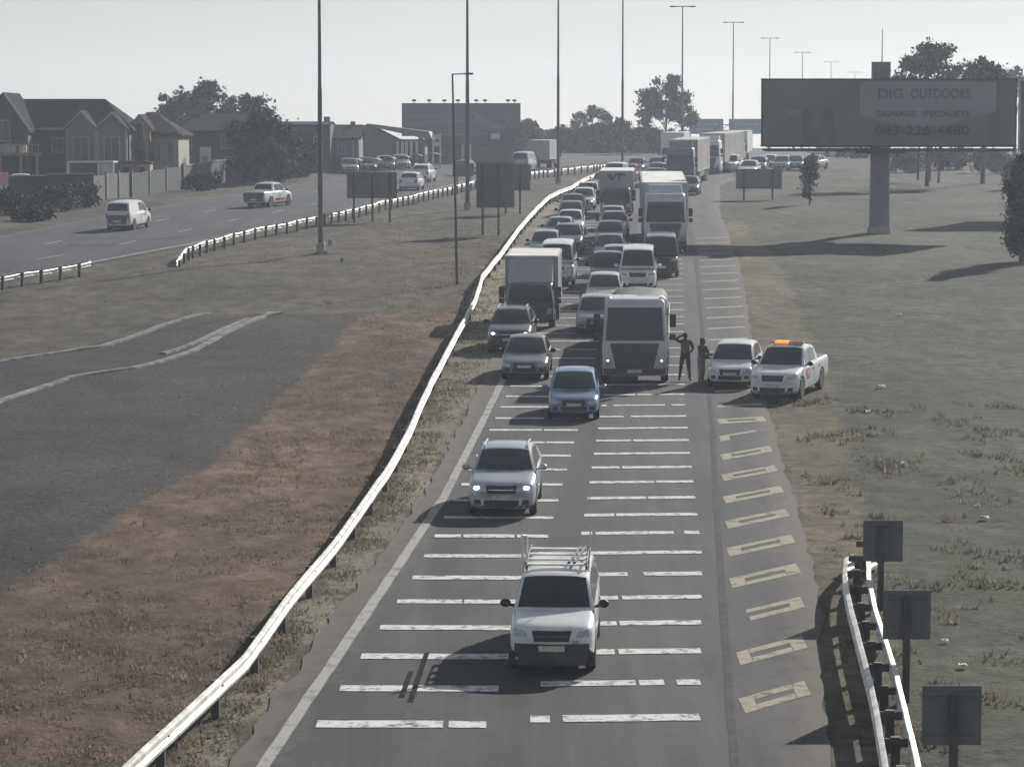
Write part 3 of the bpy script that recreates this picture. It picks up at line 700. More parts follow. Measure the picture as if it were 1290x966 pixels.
        patch('sill_trim', [(sp['ax'][0] - a0 + sp['r'] + .12, .235), (sp['ax'][1] - a0 - sp['r'] - .12, .235), (sp['ax'][1] - a0 - sp['r'] - .12, .34), (sp['ax'][0] - a0 + sp['r'] + .12, .34)], pn, M_black, root, 6, 1, .01)
    gr = patch('grille', [(-w * .40, hz - .30), (w * .40, hz - .30), (w * .46, hz - .10), (-w * .46, hz - .10)], 'front', M_black, root, 8, 3, .008)
    patch('grille_bar', [(-w * .38, hz - .215), (w * .38, hz - .215), (w * .38, hz - .19), (-w * .38, hz - .19)], 'front', M_chrome if 'chrome' in opts else M_grey, gr, 8, 1, .018)
    patch('air_intake', [(-w * .5, .33), (w * .5, .33), (w * .52, .47), (-w * .52, .47)], 'front', M_black, root, 8, 2, .009)
    patch('number_plate', [(-.25, .49), (.25, .49), (.25, .60), (-.25, .60)], 'front', M_plate, root, 4, 1, .034)
    patch('number_plate', [(-.25, .52), (.25, .52), (.25, .63), (-.25, .63)], 'rear', M_plate, root, 4, 1, .02)
    if 'rack' in opts:
        for bm_z, bm_n in ((.24, 'bumper'),): patch(bm_n, [(-w * .99, .22), (w * .99, .22), (w * .97, .63), (-w * .97, .63)], 'front', mat('bumper_dark', (.05, .05, .053), rough=.6, var=.2), root, 16, 5, .02)
    elif kind in ('pickup', 'canopy_pickup', 'crossover', 'minibus', 'panel_van') or 'dark_bumper' in opts:
        patch('bumper', [(-w * .9, .27), (w * .9, .27), (w * .92, .34), (-w * .92, .34)], 'front', M_grey, root, 10, 1, .012)
    for ay in sp['ax']:
        for sd in (-1, 1): wheel(root, sd * (w - .105), ay - a0, sp['r'], sd, M_rim if 'steel' not in opts else M_steelrim)
    if 'dark_tail' in opts: patch('rear_panel', [(-w * .88, .42), (w * .88, .42), (w * .90, belt - .02), (-w * .90, belt - .02)], 'rear', M_grey, root, 8, 5, .01)  # dark grey panel over the rear of the body
    if 'red_side' in opts:
        for pn in ('right', 'left'): patch('side_stripe', [(.6, .47), (2.4, .47), (2.4, .6), (.6, .6)], pn, M_red, root, 8, 2, .01)
    und = MB(); und.box((0, L_ / 2 - a0, .26), (W - .5, L_ - .8, .16)); und.build('chassis', M_dark, root)
    if sp.get('rails'):
        for sd in (-1, 1):
            pts = [cab_pt(c, sd * .86) + Vector((0, 0, .05)) for c in chain if c[2] == 'r']
            m = MB()
            for q0, q1 in zip(pts[:-1], pts[1:]): m.cyl(q0, q1, .022, n=6)
            m.cyl(pts[0], pts[0] + Vector((0, -.05, -.07)), .022, n=6); m.cyl(pts[-1], pts[-1] + Vector((0, .05, -.07)), .022, n=6)
            m.build('roof_rail', M_galv_d, root, smooth=50)
    if kind in ('hatchback', 'sedan', 'crossover'):
        m = MB(); q = cab_pt(chain[8], .0); m.cyl(q, q + Vector((0, .18, .16)), .008, .004, n=5); m.build('aerial', M_black, root)
    return root, sp, dict(cab_pt=cab_pt, chain=chain, patch=patch, a0=a0, w=w, hl=hl)
PROTO = {}
QUEUE = 'vehicles queuing on the motorway'
def place(root, x, y, dyaw=0.0, head=None):
    hd = heading(y) if head is None else head
    root.location = (x, y, gz(x, y) + .035); root.rotation_euler = (math.atan(slope(y)) * math.cos(hd + dyaw), 0, hd + dyaw)
def car(kind, pm, px, py, label, cat, mode='g', dyaw=0.0, head=None, name=None, lit=None, opts=(), group=QUEUE):
    key = (kind, opts)
    if mode == 'g': p = pg(px, py)
    else: p = pg(px, py, SPECS[kind]['H'] - .03); p = Vector((p.x - .06 * 1.3, p.y - 1.3, 0))
    nm = name or kind
    if key not in PROTO:
        root = build_car(kind, pm, nm, opts)[0]; PROTO[key] = root
    else:
        root = copy_tree(PROTO[key], {'paint_': pm})
        root.name = nm
    if lit:
        for c in list(root.children):
            if c.name.startswith('headlight'):
                vs = [v.co for v in c.data.vertices]; q = sum(vs, Vector()) / len(vs); m = MB(); m.ball((q.x * .97, min(v.y for v in vs) + .07, q.z), (.085, .07, .05), 0, 10, 6)
                LIT.append((m.build('bulb', lit, None, smooth=60), c))
    tag(root, label, cat, group); place(root, p.x, p.y, dyaw, head)
    return root
LIT = []
P_white = paint('white', (.70, .70, .69)); P_silver = paint('silver', (.40, .425, .45), .35); P_dgrey = paint('dark_grey', (.05, .052, .056), .2)
P_blue = paint('blue', (.16, .245, .35), .25); P_greygreen = paint('grey_green', (.17, .185, .185), .3); P_maroon = paint('maroon', (.085, .068, .068), .25)
P_black = paint('black', (.02, .021, .023)); P_lgrey = paint('light_grey', (.33, .34, .35), .25); P_cream = paint('cream', (.55, .52, .45)); P_redd = paint('red', (.34, .05, .05))
P_bronze = paint('bronze', (.15, .12, .10), .3); P_paleblue = paint('pale_blue', (.36, .42, .48), .3)

# nearest vehicles
r_, sp_, info = build_car('canopy_pickup', P_white, 'pickup_truck', ('rack',))
tag(r_, 'white canopy pickup with a steel ladder rack on its roof, nearest the camera', 'pickup', QUEUE)
p = pg(697, 843); place(r_, p.x, p.y)
cp, ch, a0 = info['cab_pt'], info['chain'], info['a0']
mb = MB(); zt = sp_['H'] + .10
for s in (2.35, 2.95, 3.55, 4.2):
    mb.box((0, s - a0, zt), (1.26, .2, .035), 0)
rack = mb.build('roof_rack', [M_galv, M_black], r_, bevel=.008)
for sd in (-1, 1):
    m = MB(); m.cyl((sd * .60, 2.2 - a0, zt + .04), (sd * .60, 4.4 - a0, zt + .04), .022, n=7); m.build('side_rail', M_black, rack, smooth=50)
    for s in (2.35, 2.95, 3.55, 4.2):
        m = MB(); m.cyl((sd * .60, s - a0, zt - .11), (sd * .60, s - a0, zt + .03), .025, n=6); m.build('rack_foot', M_black, rack)
m = MB(); m.cyl((-.66, 2.25 - a0, 1.50), (-.70, 2.6 - a0, 2.30), .03, n=7); m.cyl((-.58, 2.35 - a0, 1.66), (-.62, 2.7 - a0, 2.28), .03, n=7); m.cyl((-.70, 2.6 - a0, 2.3), (-.62, 2.7 - a0, 2.28), .03, n=7)
m.build('rack_upright', M_galv, rack, smooth=50)
m = MB(); m.cyl((.64, 2.3 - a0, 1.6), (.67, 2.75 - a0, 2.5), .017, .012, n=6); m.build('aerial', M_galv, r_, smooth=50)
m = MB(); m.cyl((.25, 2.35 - a0, zt + .03), (.42, 4.2 - a0, zt + .04), .03, n=6); m.cyl((.36, 2.35 - a0, zt + .03), (.52, 4.2 - a0, zt + .04), .03, n=6); m.build('rack_brace', M_black, rack, smooth=50)
# emblem on the bonnet and a step light
e = MB(); e.ball((0, .12 - a0 + .62, 1.045), (.10, .055, .015), 0, 10, 4); e.build('bonnet_emblem', M_grey, r_, smooth=60)
info['patch']('sticker', [(.40, .60), (.52, .60), (.52, .70), (.40, .70)], 'front', M_lamp, r_, 2, 1, .012)

car('crossover', P_silver, 634, 648, 'silver crossover with both headlights glowing, driving just behind the rack pickup', 'crossover', lit=M_lit, opts=('painted_mirrors', 'chrome'))
car('hatchback', P_blue, 723, 528, 'blue hatchback driving in front of the big stopped truck', 'hatchback', dyaw=.02, opts=('painted_mirrors',))
car('sedan', P_greygreen, 662, 478, 'dull grey green saloon close in front of the dark crossover', 'saloon car')
car('crossover', P_maroon, 643, 443, 'dark brownish crossover with white daytime lights in front of the box truck', 'crossover', lit=M_drl, opts=('chrome',))

# shoulder vehicles
car('hatchback', P_white, 922, 488, 'white hatchback stopped on the shoulder behind a standing person', 'hatchback', dyaw=-.13, group='vehicles stopped on the shoulder')
pr, psp, pin = build_car('pickup', P_white, 'patrol_pickup', ('patrol',))
tag(pr, 'white patrol pickup with an orange roof light bar parked on the shoulder', 'pickup', 'vehicles stopped on the shoulder')
p = pg(980, 503); place(pr, p.x, p.y, -.27)
a0 = pin['a0']
m = MB(); m.box((0, 2.35 - a0, psp['H'] + .09), (1.2, .26, .11)); lb = m.build('light_bar', M_lamp, pr, bevel=.03)
m = MB(); m.box((-.18, 2.35 - a0, psp['H'] + .10), (.5, .275, .10)); m.build('beacon_lens', M_beacon, lb, bevel=.025)
m = MB(); m.box((.42, 2.35 - a0, psp['H'] + .10), (.3, .272, .09)); m.build('beacon_lens', M_amber, lb, bevel=.025)
pin['patch']('door_crest', [(.62, .72), (1.22, .72), (1.22, 1.0), (.62, 1.0)], 'right', mat('crest_red', (.42, .16, .14), rough=.5, var=.5, vscale=12), pr, 4, 3, .012)
pin['patch']('crest_lettering', [(.68, .64), (1.18, .64), (1.18, .70), (.68, .70)], 'right', mat('crest_dark', (.12, .12, .16), rough=.5), pr, 4, 1, .012)
pin['patch']('crest_centre', [(.80, .78), (1.04, .78), (1.0, .94), (.84, .94)], 'right', mat('crest_pale', (.6, .6, .62), rough=.5), pr, 3, 2, .02)

# queue, column beside the guardrail
car('minibus', P_white, 703, 306, 'white minibus waiting directly behind the small box truck', 'minibus', 'r', opts=('steel',))
car('hatchback', P_lgrey, 688, 292, 'light grey hatchback next to the guardrail, left of the dark minibus roof', 'hatchback', 'r')
car('crossover', P_dgrey, 716, 284, 'dark grey crossover with chrome roof rails behind the white minibus', 'crossover', 'r', opts=('chrome',))
car('sedan', P_silver, 706, 275, 'silver saloon squeezed between the guardrail and the dark grey crossover', 'saloon car', 'r')
car('sedan', P_white, 719, 266, 'white saloon behind the silver saloon in the column by the guardrail', 'saloon car', 'r')
car('hatchback', P_black, 720, 255, 'black hatchback behind the white saloon in the column by the guardrail', 'hatchback', 'r')
car('sedan', P_dgrey, 722, 246, 'charcoal saloon beside the guardrail kink, in front of a white hatchback', 'saloon car', 'r')
car('hatchback', P_white, 736, 238, 'white hatchback with lit side, beside the lettered box truck', 'hatchback', 'r', opts=('painted_mirrors',), lit=M_drl)
car('crossover', P_white, 741, 231, 'white crossover near the guardrail kink, level with the lettered box truck', 'crossover', 'r', opts=('chrome',))
car('sedan', P_lgrey, 759, 218, 'light grey saloon whose roof shows over the lettered box truck', 'saloon car', 'r')
car('hatchback', P_silver, 769, 213, 'silver hatchback just behind the saloon over the lettered box truck', 'hatchback', 'r')
car('minibus', P_white, 775, 206, 'white minibus at the far bend of the queue beyond the lettered truck', 'minibus', 'r', opts=('steel',))
car('hatchback', P_redd, 791, 208, 'small red hatchback at the far bend beside the white minibus', 'hatchback', 'r')
car('sedan', P_dgrey, 801, 200, 'dark saloon at the far bend in front of the tree line', 'saloon car', 'r')
car('hatchback', P_paleblue, 825, 206, 'pale blue hatchback at the far bend left of the long-haul truck cab', 'hatchback', 'r')
car('sedan', P_greygreen, 826, 199, 'grey green saloon farthest back beside the pale box truck', 'saloon car', 'r')
car('crossover', P_silver, 824, 213, 'silver crossover at the far bend in front of the pale blue hatchback', 'crossover', 'r', opts=('chrome',))
car('sedan', P_black, 867, 223, 'black saloon between the white-roofed semi trailer and the long-haul truck', 'saloon car', 'r')

# queue, middle column
car('hatchback', P_lgrey, 772, 261, 'light grey hatchback directly in front of the lettered box truck', 'hatchback', 'r')
car('crossover', P_lgrey, 774, 268, 'light grey crossover ahead of the hatchback at the lettered truck', 'crossover', 'r', opts=('chrome',))
car('sedan', P_greygreen, 769, 280, 'grey green saloon in the middle column ahead of the light grey crossover', 'saloon car', 'r')
car('sedan', P_dgrey, 769, 297, 'charcoal saloon in the middle column behind the white windowed minibus', 'saloon car', 'r')
car('hatchback', P_paleblue, 777, 311, 'pale blue hatchback half hidden beside the white windowed minibus', 'hatchback', 'r')
car('pickup', P_black, 766, 319, 'black pickup in the middle column left of the white windowed minibus', 'pickup', 'r', opts=('chrome',))
car('hatchback', P_cream, 762, 346, 'cream hatchback with bright roof beside the flat trailer load', 'hatchback', 'r')
car('hatchback', P_lgrey, 752, 374, 'light grey hatchback tucked beside the big truck cab', 'hatchback', 'r')
car('minibus', P_white, 804, 313, 'white windowed minibus right behind the flat trailer load', 'minibus', 'r', dyaw=.0, opts=('steel', 'painted_mirrors'))
car('minibus', P_dgrey, 833, 297, 'dark grey minibus in front of the white-roofed semi trailer', 'minibus', 'r', opts=('steel',))

# crest and beyond, by the two-post sign
car('pickup', P_white, 918, 196, 'white pickup at the crest behind the second long-haul truck', 'pickup', 'r', dyaw=-.1, opts=('chrome',))
car('sedan', P_white, 942, 203, 'white saloon at the crest, behind the small two-post sign', 'saloon car', 'r')
car('crossover', P_dgrey, 954, 198, 'dark crossover at the crest behind the small two-post sign', 'crossover', 'r', opts=('chrome',))
car('hatchback', P_white, 968, 196, 'white hatchback at the crest right of the dark crossover', 'hatchback', 'r')
car('sedan', P_dgrey, 1001, 197, 'charcoal saloon at the crest under the big billboard', 'saloon car', 'r')
for i, (px, k, pm) in enumerate([(1036, 'minibus', P_white), (1049, 'minibus', P_white), (1061, 'minibus', P_white), (1074, 'panel_van', P_white)]):
    q = atk(px, 203, 238 + 2.5 * i)
    car_ = car(k, pm, 800, 300, ['white minibus first in the far row under the billboard', 'white minibus second in the far row under the billboard', 'white minibus third in the far row under the billboard', 'small white van last in the far row under the billboard'][i], 'minibus' if k == 'minibus' else 'van', opts=('steel',) if k == 'minibus' else ())
    place(car_, q.x, q.y, 0, -1.0)

car('hatchback', P_lgrey, 984, 197, 'light grey hatchback at the crest between the white hatchback and the charcoal saloon', 'hatchback', 'r')
car('sedan', P_silver, 1019, 197, 'silver saloon at the crest just before the far row of white minibuses', 'saloon car', 'r', dyaw=-.3)
# other carriageway: traffic driving away
FAR_G = 'vehicles on the other carriageway'
def away(y): return math.pi - math.atan((far_lo(y + 6) - far_lo(y - 6)) / 12)
def car_away(kind, pm, px, py, label, cat, dy=0, **k):
    q = pg(px, py); return car(kind, pm, px, py, label, cat, head=away(q.y), dyaw=dy, group=FAR_G, **k)
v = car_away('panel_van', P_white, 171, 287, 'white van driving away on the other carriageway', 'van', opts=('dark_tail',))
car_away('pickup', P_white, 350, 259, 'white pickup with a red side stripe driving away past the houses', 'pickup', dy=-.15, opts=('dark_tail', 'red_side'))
car_away('hatchback', P_white, 522, 239, 'white hatchback behind the three-post sign on the other carriageway', 'hatchback', opts=())
car_away('crossover', P_white, 537, 229, 'white crossover ahead of the white hatchback on the other carriageway', 'crossover', opts=('chrome',))
car_away('hatchback', P_dgrey, 590, 221, 'dark hatchback seen past the second tall light mast', 'hatchback', opts=())
car_away('minibus', P_lgrey, 664, 217, 'grey minibus behind the large pair of sign backs', 'minibus', opts=('steel',))

for o_, p_ in LIT: o_.parent = p_
# ---------------------------------------------------------------- trucks
def build_cab(root, pm, W=2.45, H=3.25, D=2.1, zb=.42, ws=(1.75, 2.72), grille=((-.92, 1.62), (.92, 1.62), (.68, .62), (-.68, .62)), visor=True, rake=.28, step=True, mirrors=2, y0=0.0, accent=None):
    """cab-over cab, front face at y0, body reaching back D"""
    cab = []
    zs = [(zb, .02), (zb + .35, -.03), (1.2, -.02), (ws[0] - .08, 0), (lerp(ws[0], ws[1], .5), rake * .42), (ws[1] + .05, rake * .85), (H - .12, rake), (H - .02, rake + .12), (H, rake + .3)]
    for z, dy in zs:
        wmul = 1 - (.0 if z < ws[0] else .09 * (z - ws[0]) / (H - ws[0])); inset = .0 if z < H - .1 else .06 + (.1 if z == H else 0)
        d = D - dy - inset; w_ = W * wmul - 2 * inset
        r = rrect(w_, d, .17, 5); cab.append([(x, y0 + dy + d / 2 + y, z) for x, y in r])
    mb = MB(); mb.loft(cab); body = mb.build('cab', pm, root, smooth=45)
    patch = make_caster(body.data)
    wt = W * .5
    w_s = patch('windscreen', [(-wt * .90, ws[0]), (wt * .90, ws[0]), (wt * .83, ws[1]), (-wt * .83, ws[1])], 'front', M_glass, root, 12, 5, .012, .02)
    for u in (-.5, .15):
        m = MB(); m.cyl((u * wt, y0 - .04, ws[0] + .02), ((u + .42) * wt, y0 + .02, ws[0] + .14), .014, n=5); m.build('wiper', M_black, w_s)
    g = patch('grille', [grille[3], grille[2], grille[1], grille[0]], 'front', mat('grille_grey', (.07, .073, .08), rough=.6, var=.2, vscale=3), root, 10, 5, .014)
    gz0, gz1 = grille[2][1], grille[0][1]
    for k in range(5):
        t = (k + .6) / 5.4; z = lerp(gz0, gz1, t); hw_ = lerp(grille[2][0], grille[1][0], t) * .94
        patch('grille_bar', [(-hw_, z), (hw_, z), (hw_, z + .022), (-hw_, z + .022)], 'front', M_grey, g, 8, 1, .024)
    bump = patch('bumper', [(-wt * .96, zb + .02), (wt * .96, zb + .02), (wt * .97, zb + .26), (-wt * .97, zb + .26)], 'front', M_grey, root, 12, 2, .03)
    for sd in (-1, 1):
        patch('headlight', [(sd * wt * .68, zb + .28), (sd * wt * .93, zb + .30), (sd * wt * .93, zb + .52), (sd * wt * .78, zb + .56)], 'front', M_lamp, root, 4, 3, .02)
        pn = 'right' if sd > 0 else 'left'
        patch('side_window', [(y0 + .55, ws[0] + .05), (y0 + 1.35, ws[0] + .05), (y0 + 1.35, ws[1] - .08), (y0 + .72, ws[1] - .08)], pn, M_glass, root, 4, 3, .012)
        patch('door_seam', [(y0 + 1.42, .7), (y0 + 1.44, .7), (y0 + 1.44, ws[1]), (y0 + 1.42, ws[1])], pn, M_black, root, 1, 4, .006)
        m = MB(); x = sd * (wt + .20)
        m.box((x, y0 + .02, lerp(ws[0], ws[1], .62)), (.24, .11, .48)); m.box((x, y0 + .02, lerp(ws[0], ws[1], .12)), (.24, .11, .22))
        mr = m.build('mirror', M_black, root, bevel=.035)
        m = MB()
        for t in (.2, .8): m.cyl((sd * wt * .93, y0 + .3, lerp(ws[0], ws[1], t)), (x, y0 + .04, lerp(ws[0], ws[1], t)), .02, n=6)
        m.build('mirror_arm', M_grey, mr)
        if step:
            m = MB(); m.box((sd * (wt - .06), y0 + .62, .62), (.16, .5, .05)); m.box((sd * (wt - .08), y0 + .62, .92), (.14, .46, .05)); m.build('step', M_grey, root, bevel=.01)
    if visor:
        m = MB(); m.prism([(y0 + rake * .8 - .18, ws[1] + .02), (y0 + rake * .9, ws[1] + .24), (y0 + rake * .9 + .04, ws[1] + .24), (y0 + rake * .8 - .12, ws[1] + .0)], 'x', -wt * .82, wt * .82); m.build('sun_visor', M_grey, root)
    patch('number_plate', [(-.26, zb + .10), (.26, zb + .10), (.26, zb + .22), (-.26, zb + .22)], 'front', M_plate, root, 3, 1, .045)
    return patch
def truck_wheel(root, x, y, r, side, dual=False):
    m = MB(); w = .28 if not dual else .56
    m.lathe([(r * .55, -w / 2), (r * .94, -w / 2), (r, -w / 2 + .04), (r, w / 2 - .04), (r * .94, w / 2), (r * .55, w / 2)], (x, y, r), 20); t = m.build('wheel', M_tyre, root, smooth=40)
    m = MB(); m.lathe([(r * .56, -.02 * side), (r * .56, 0), (r * .48, -.05 * side), (r * .25, -.06 * side), (r * .22, .03 * side), (.01, .05 * side)], (x + side * (w / 2 - .01), y, r), 18); m.build('rim', M_steelrim, t, smooth=30)
def chassis(root, y0, y1, z=.85):
    m = MB()
    for sd in (-1, 1): m.box((sd * .42, (y0 + y1) / 2, z), (.09, y1 - y0, .22))
    for k in range(5): m.box((0, lerp(y0 + .3, y1 - .3, k / 4), z), (.8, .1, .16))
    m.build('chassis', M_dark, root)
def box_body(root, y0, y1, W, z0, z1, m_side, m_roof, ribs=True, m_front=None):
    m = MB(); m.box((0, (y0 + y1) / 2, (z0 + z1) / 2), (W, y1 - y0, z1 - z0)); b = m.build('box_body', m_side, root, bevel=.04)
    m = MB(); m.box((0, (y0 + y1) / 2, z1 + .022), (W - .1, y1 - y0 - .1, .04)); m.build('box_roof', m_roof, b, bevel=.012)
    m = MB()
    for x in (-W / 2, W / 2):
        for z in (z0 + .04, z1 - .03): m.box((x, (y0 + y1) / 2, z), (.045, y1 - y0 - .05, .09))
        for y in (y0 + .03, y1 - .03): m.box((x, y, (z0 + z1) / 2), (.05, .08, z1 - z0 - .05))
    for z in (z0 + .04, z1 - .03):
        for y in (y0, y1): m.box((0, y, z), (W - .1, .045, .09))
    m.build('box_frame', M_galv_d, b)
    if ribs:
        m = MB(); n = max(3, int((y1 - y0) / 1.2))
        for k in range(1, n):
            for sd in (-1, 1): m.box((sd * (W / 2 + .008), lerp(y0, y1, k / n), (z0 + z1) / 2), (.022, .06, z1 - z0 - .22))
        m.build('side_rib', M_galv_d, b)
    m = MB()
    for sd in (-1, 1): m.box((sd * .58, y1 + .012, (z0 + z1) / 2), (1.0, .03, z1 - z0 - .3))
    m.build('rear_door', m_side, b, bevel=.01)
    return b
M_boxgrey = mat('box_side', (.36, .36, .37), rough=.55, var=.12, vscale=.7)
M_boxwhite = mat('box_white', (.7, .7, .69), rough=.5, var=.1, vscale=.6)
M_roofw = mat('box_roof_white', (.66, .65, .6), rough=.6, var=.14, vscale=.7)
M_tarp = mat('tarpaulin_green', (.06, .078, .074), rough=.8, var=.35, vscale=1.1, bump=.35, bscale=5)
M_curtain = mat('curtain_side', (.27, .25, .23), rough=.7, var=.2, vscale=.6)
TR = 'trucks in the queue'
def heavy(name, label, px, py, dyaw=0.0, D=None, pm=None, **k):
    root = thing(name, label, 'truck', group=TR)
    p = pg(px, py) if D is None else Vector((atk(px, py, D).x, D * K, 0))
    place(root, p.x, p.y, dyaw); return root
P_truckw = paint('truck_silver', (.50, .505, .515), .05); P_truckd = paint('truck_dark', (.075, .08, .088), .1); P_truckwh = paint('truck_white', (.66, .66, .66))

# the big stopped truck with a flat trailer
t = heavy('flatbed_truck', 'big silver truck with a dark windscreen and green tarpaulin load, stopped by the two people', 800, 481)
build_cab(t, P_truckw, W=2.36, H=3.12, ws=(1.62, 2.82), grille=((-.90, 1.52), (.90, 1.52), (.66, .50), (-.66, .50)), zb=.34, rake=.2, y0=-1.2, D=2.2, visor=False)
m = MB(); m.box((0, -.75, 2.99), (1.75, .10, .12)); m.build('roof_light_bar', M_lamp, t, bevel=.03)
for sd in (-1, 1):
    m = MB(); m.ball((sd * .98, -1.22, .88), (.05, .04, .04)); m.build('fog_lamp', M_drl, t, smooth=60)
    m = MB(); m.ball((sd * .98, -.55, 3.08), (.14, .12, .1)); m.build('air_horn', M_galv, t, smooth=60)
    m = MB(); m.prism([(sd * 1.19, 1.0), (sd * 1.24, 1.0), (sd * 1.15, 2.95), (sd * 1.09, 2.95)], 'y', .85, 1.35); m.build('side_deflector', P_truckw, t)
    for y in (0, 4.2, 5.5, 12.2, 13.4, 14.6): truck_wheel(t, sd * (1.08 if y == 0 else .95), y + .1, .5, sd, y > 0)
chassis(t, -.8, 15.2)
m = MB(); m.box((0, 8.6, 1.22), (2.44, 13.2, .18)); m.build('trailer_bed', M_grey, t, bevel=.02)
m = MB(); rows = []
for i in range(27):
    y = 2.3 + i * .48; zt = 2.15 + .12 * noise.noise((y * .6, 1, 1)) - (.2 if i in (0, 26) else 0)
    rows.append([(x, y, z + .05 * noise.noise((x * 1.5, y, z))) for x, z in ((-1.16, 1.3), (-1.14, zt - .22), (-.95, zt), (-.4, zt + .06), (.0, zt + .08), (.4, zt + .05), (.95, zt), (1.14, zt - .22), (1.16, 1.3))])
m.loft(rows); m.build('tarpaulin_load', M_tarp, t, smooth=60)
m = MB()
for sd in (-1, 1): m.box((sd * 1.235, 8.6, 1.34), (.04, 13.1, .26))
m.build('side_board', M_galv, t)
m = MB(); m.box((0, 2.12, 1.9), (2.4, .08, 1.2)); m.build('headboard', M_grey, t, bevel=.02)

# small box truck in the column by the guardrail
t = heavy('box_truck', 'small box truck with a plain pale box roof, behind the dark brownish crossover', 669, 412)
build_cab(t, P_truckd, W=2.05, H=2.0, D=1.5, zb=.36, ws=(1.12, 1.86), grille=((-.7, .98), (.7, .98), (.6, .72), (-.6, .72)), visor=False, rake=.25, y0=-.9)
box_body(t, .66, 4.7, 2.28, .95, 2.98, M_boxgrey, M_roofw)
m = MB(); m.prism([(-.55, 1.95), (.7, 1.9), (.7, 2.9), (.45, 2.9)], 'x', -.95, .95); m.build('wind_deflector', M_boxgrey, t, bevel=.04)
chassis(t, -.4, 4.6, .7)
for sd in (-1, 1):
    truck_wheel(t, sd * .92, 0, .38, sd); truck_wheel(t, sd * .84, 2.9, .38, sd, True)
m = MB(); m.box((.62, -.33, 2.02), (.2, .1, .12)); m.build('marker_lamp', M_lamp, t, bevel=.02)

# lettered box truck
t = heavy('box_truck', 'box truck with a dark W-shaped emblem on its box front', 776, 280, D=131.5)
build_cab(t, P_truckd, W=2.1, H=2.0, D=1.5, zb=.36, ws=(1.12, 1.86), grille=((-.7, .98), (.7, .98), (.6, .72), (-.6, .72)), visor=False, rake=.25, y0=-.9)
bb = box_body(t, .66, 6.2, 2.32, .95, 3.05, M_boxgrey, M_boxwhite)
m = MB(); m.box((.62, -.33, 2.02), (.2, .1, .12)); m.build('marker_lamp', M_lamp, t, bevel=.02)
m = MB()
for (xa, za, xb, zb) in ((-.62, 2.86, -.36, 2.42), (-.44, 2.86, -.24, 2.52), (-.30, 2.42, .0, 2.86), (.0, 2.86, .5, 2.86), (.34, 2.86, .12, 2.42), (.50, 2.86, .62, 2.72)):
    d = Vector((xb - xa, 0, zb - za)); nn = Vector((d.z, 0, -d.x)).normalized() * .055
    m.prism([(xa + nn.x, za + nn.z), (xb + nn.x, zb + nn.z), (xb - nn.x, zb - nn.z), (xa - nn.x, za - nn.z)], 'y', .622, .655 - .001 * len(m.f) / 6)
m.build('emblem', mat('emblem_dark', (.03, .03, .035), rough=.6), bb)
chassis(t, -.4, 6, .7)
for sd in (-1, 1):
    truck_wheel(t, sd * .92, 0, .38, sd); truck_wheel(t, sd * .84, 3.9, .38, sd, True)

def semi(name, label, px, D, box_len, box_w, z1, pm, m_side, m_roof, cab_h=3.3, dyaw=0.0, py=250, gap=1.0):
    t = heavy(name, label, px, py, D=D, dyaw=dyaw)
    build_cab(t, pm, W=2.46, H=cab_h, ws=(1.7, 2.6), zb=.38, rake=.25, y0=-1.2, D=2.2)
    m = MB(); m.loft([[(-1.0, -.55, cab_h - .1), (1.0, -.55, cab_h - .1), (1.0, .9, cab_h - .1), (-1.0, .9, cab_h - .1)], [(-.95, .35, cab_h + .45), (.95, .35, cab_h + .45), (.95, .9, cab_h + .45), (-.95, .9, cab_h + .45)]]); m.build('wind_deflector', pm, t, bevel=.05)
    y0 = 1.0 + gap
    box_body(t, y0, y0 + box_len, box_w, 1.15, z1, m_side, m_roof)
    chassis(t, -.8, y0 + box_len - .5)
    for sd in (-1, 1):
        for y in (0, 3.6, 4.9, y0 + box_len - 3.6, y0 + box_len - 2.4, y0 + box_len - 1.2): truck_wheel(t, sd * (1.08 if y == 0 else .95), y, .5, sd, y > 0)
        m = MB(); m.box((sd * 1.18, y0 + box_len * .42, .85), (.05, box_len * .42, .5)); m.build('side_guard', M_grey, t, bevel=.01)
    return t
semi('semi_truck', 'semi truck with a long cream white trailer roof behind the dark grey minibus', 838, 109.5, 13.4, 2.62, 3.75, P_truckw, M_boxgrey, M_roofw, dyaw=.02)
semi('semi_truck', 'long-haul truck with a dark cab and grey curtain trailer on the bend', 858, 166, 12.5, 2.5, 3.9, P_truckd, M_curtain, M_boxgrey, dyaw=-.02)
semi('semi_truck', 'second long-haul truck following the dark cab on the bend', 893, 187, 12.5, 2.5, 3.9, P_truckwh, M_curtain, M_boxgrey, dyaw=-.05)
t = heavy('box_truck', 'pale white-roofed box truck left of the dark long-haul cab', 846, 205, D=208)
build_cab(t, P_truckwh, W=2.2, H=2.1, D=1.5, zb=.36, ws=(1.15, 1.92), grille=((-.7, .98), (.7, .98), (.6, .72), (-.6, .72)), visor=False, y0=-.9)
box_body(t, .66, 7.0, 2.5, 1.0, 3.5, M_boxwhite, M_boxwhite); chassis(t, -.4, 6.8, .7)
for sd in (-1, 1): truck_wheel(t, sd * .92, 0, .4, sd); truck_wheel(t, sd * .84, 4.2, .4, sd, True)
t = heavy('box_truck', 'white box truck at the crest beneath the blue gantry signs', 927, 200, D=222)
build_cab(t, P_truckwh, W=2.2, H=2.1, D=1.5, zb=.36, ws=(1.15, 1.92), grille=((-.7, .98), (.7, .98), (.6, .72), (-.6, .72)), visor=False, y0=-.9)
box_body(t, .66, 7.0, 2.5, 1.0, 3.4, M_boxwhite, M_boxwhite); chassis(t, -.4, 6.8, .7)
for sd in (-1, 1): truck_wheel(t, sd * .92, 0, .4, sd); truck_wheel(t, sd * .84, 4.2, .4, sd, True)
q = pg(690, 213)
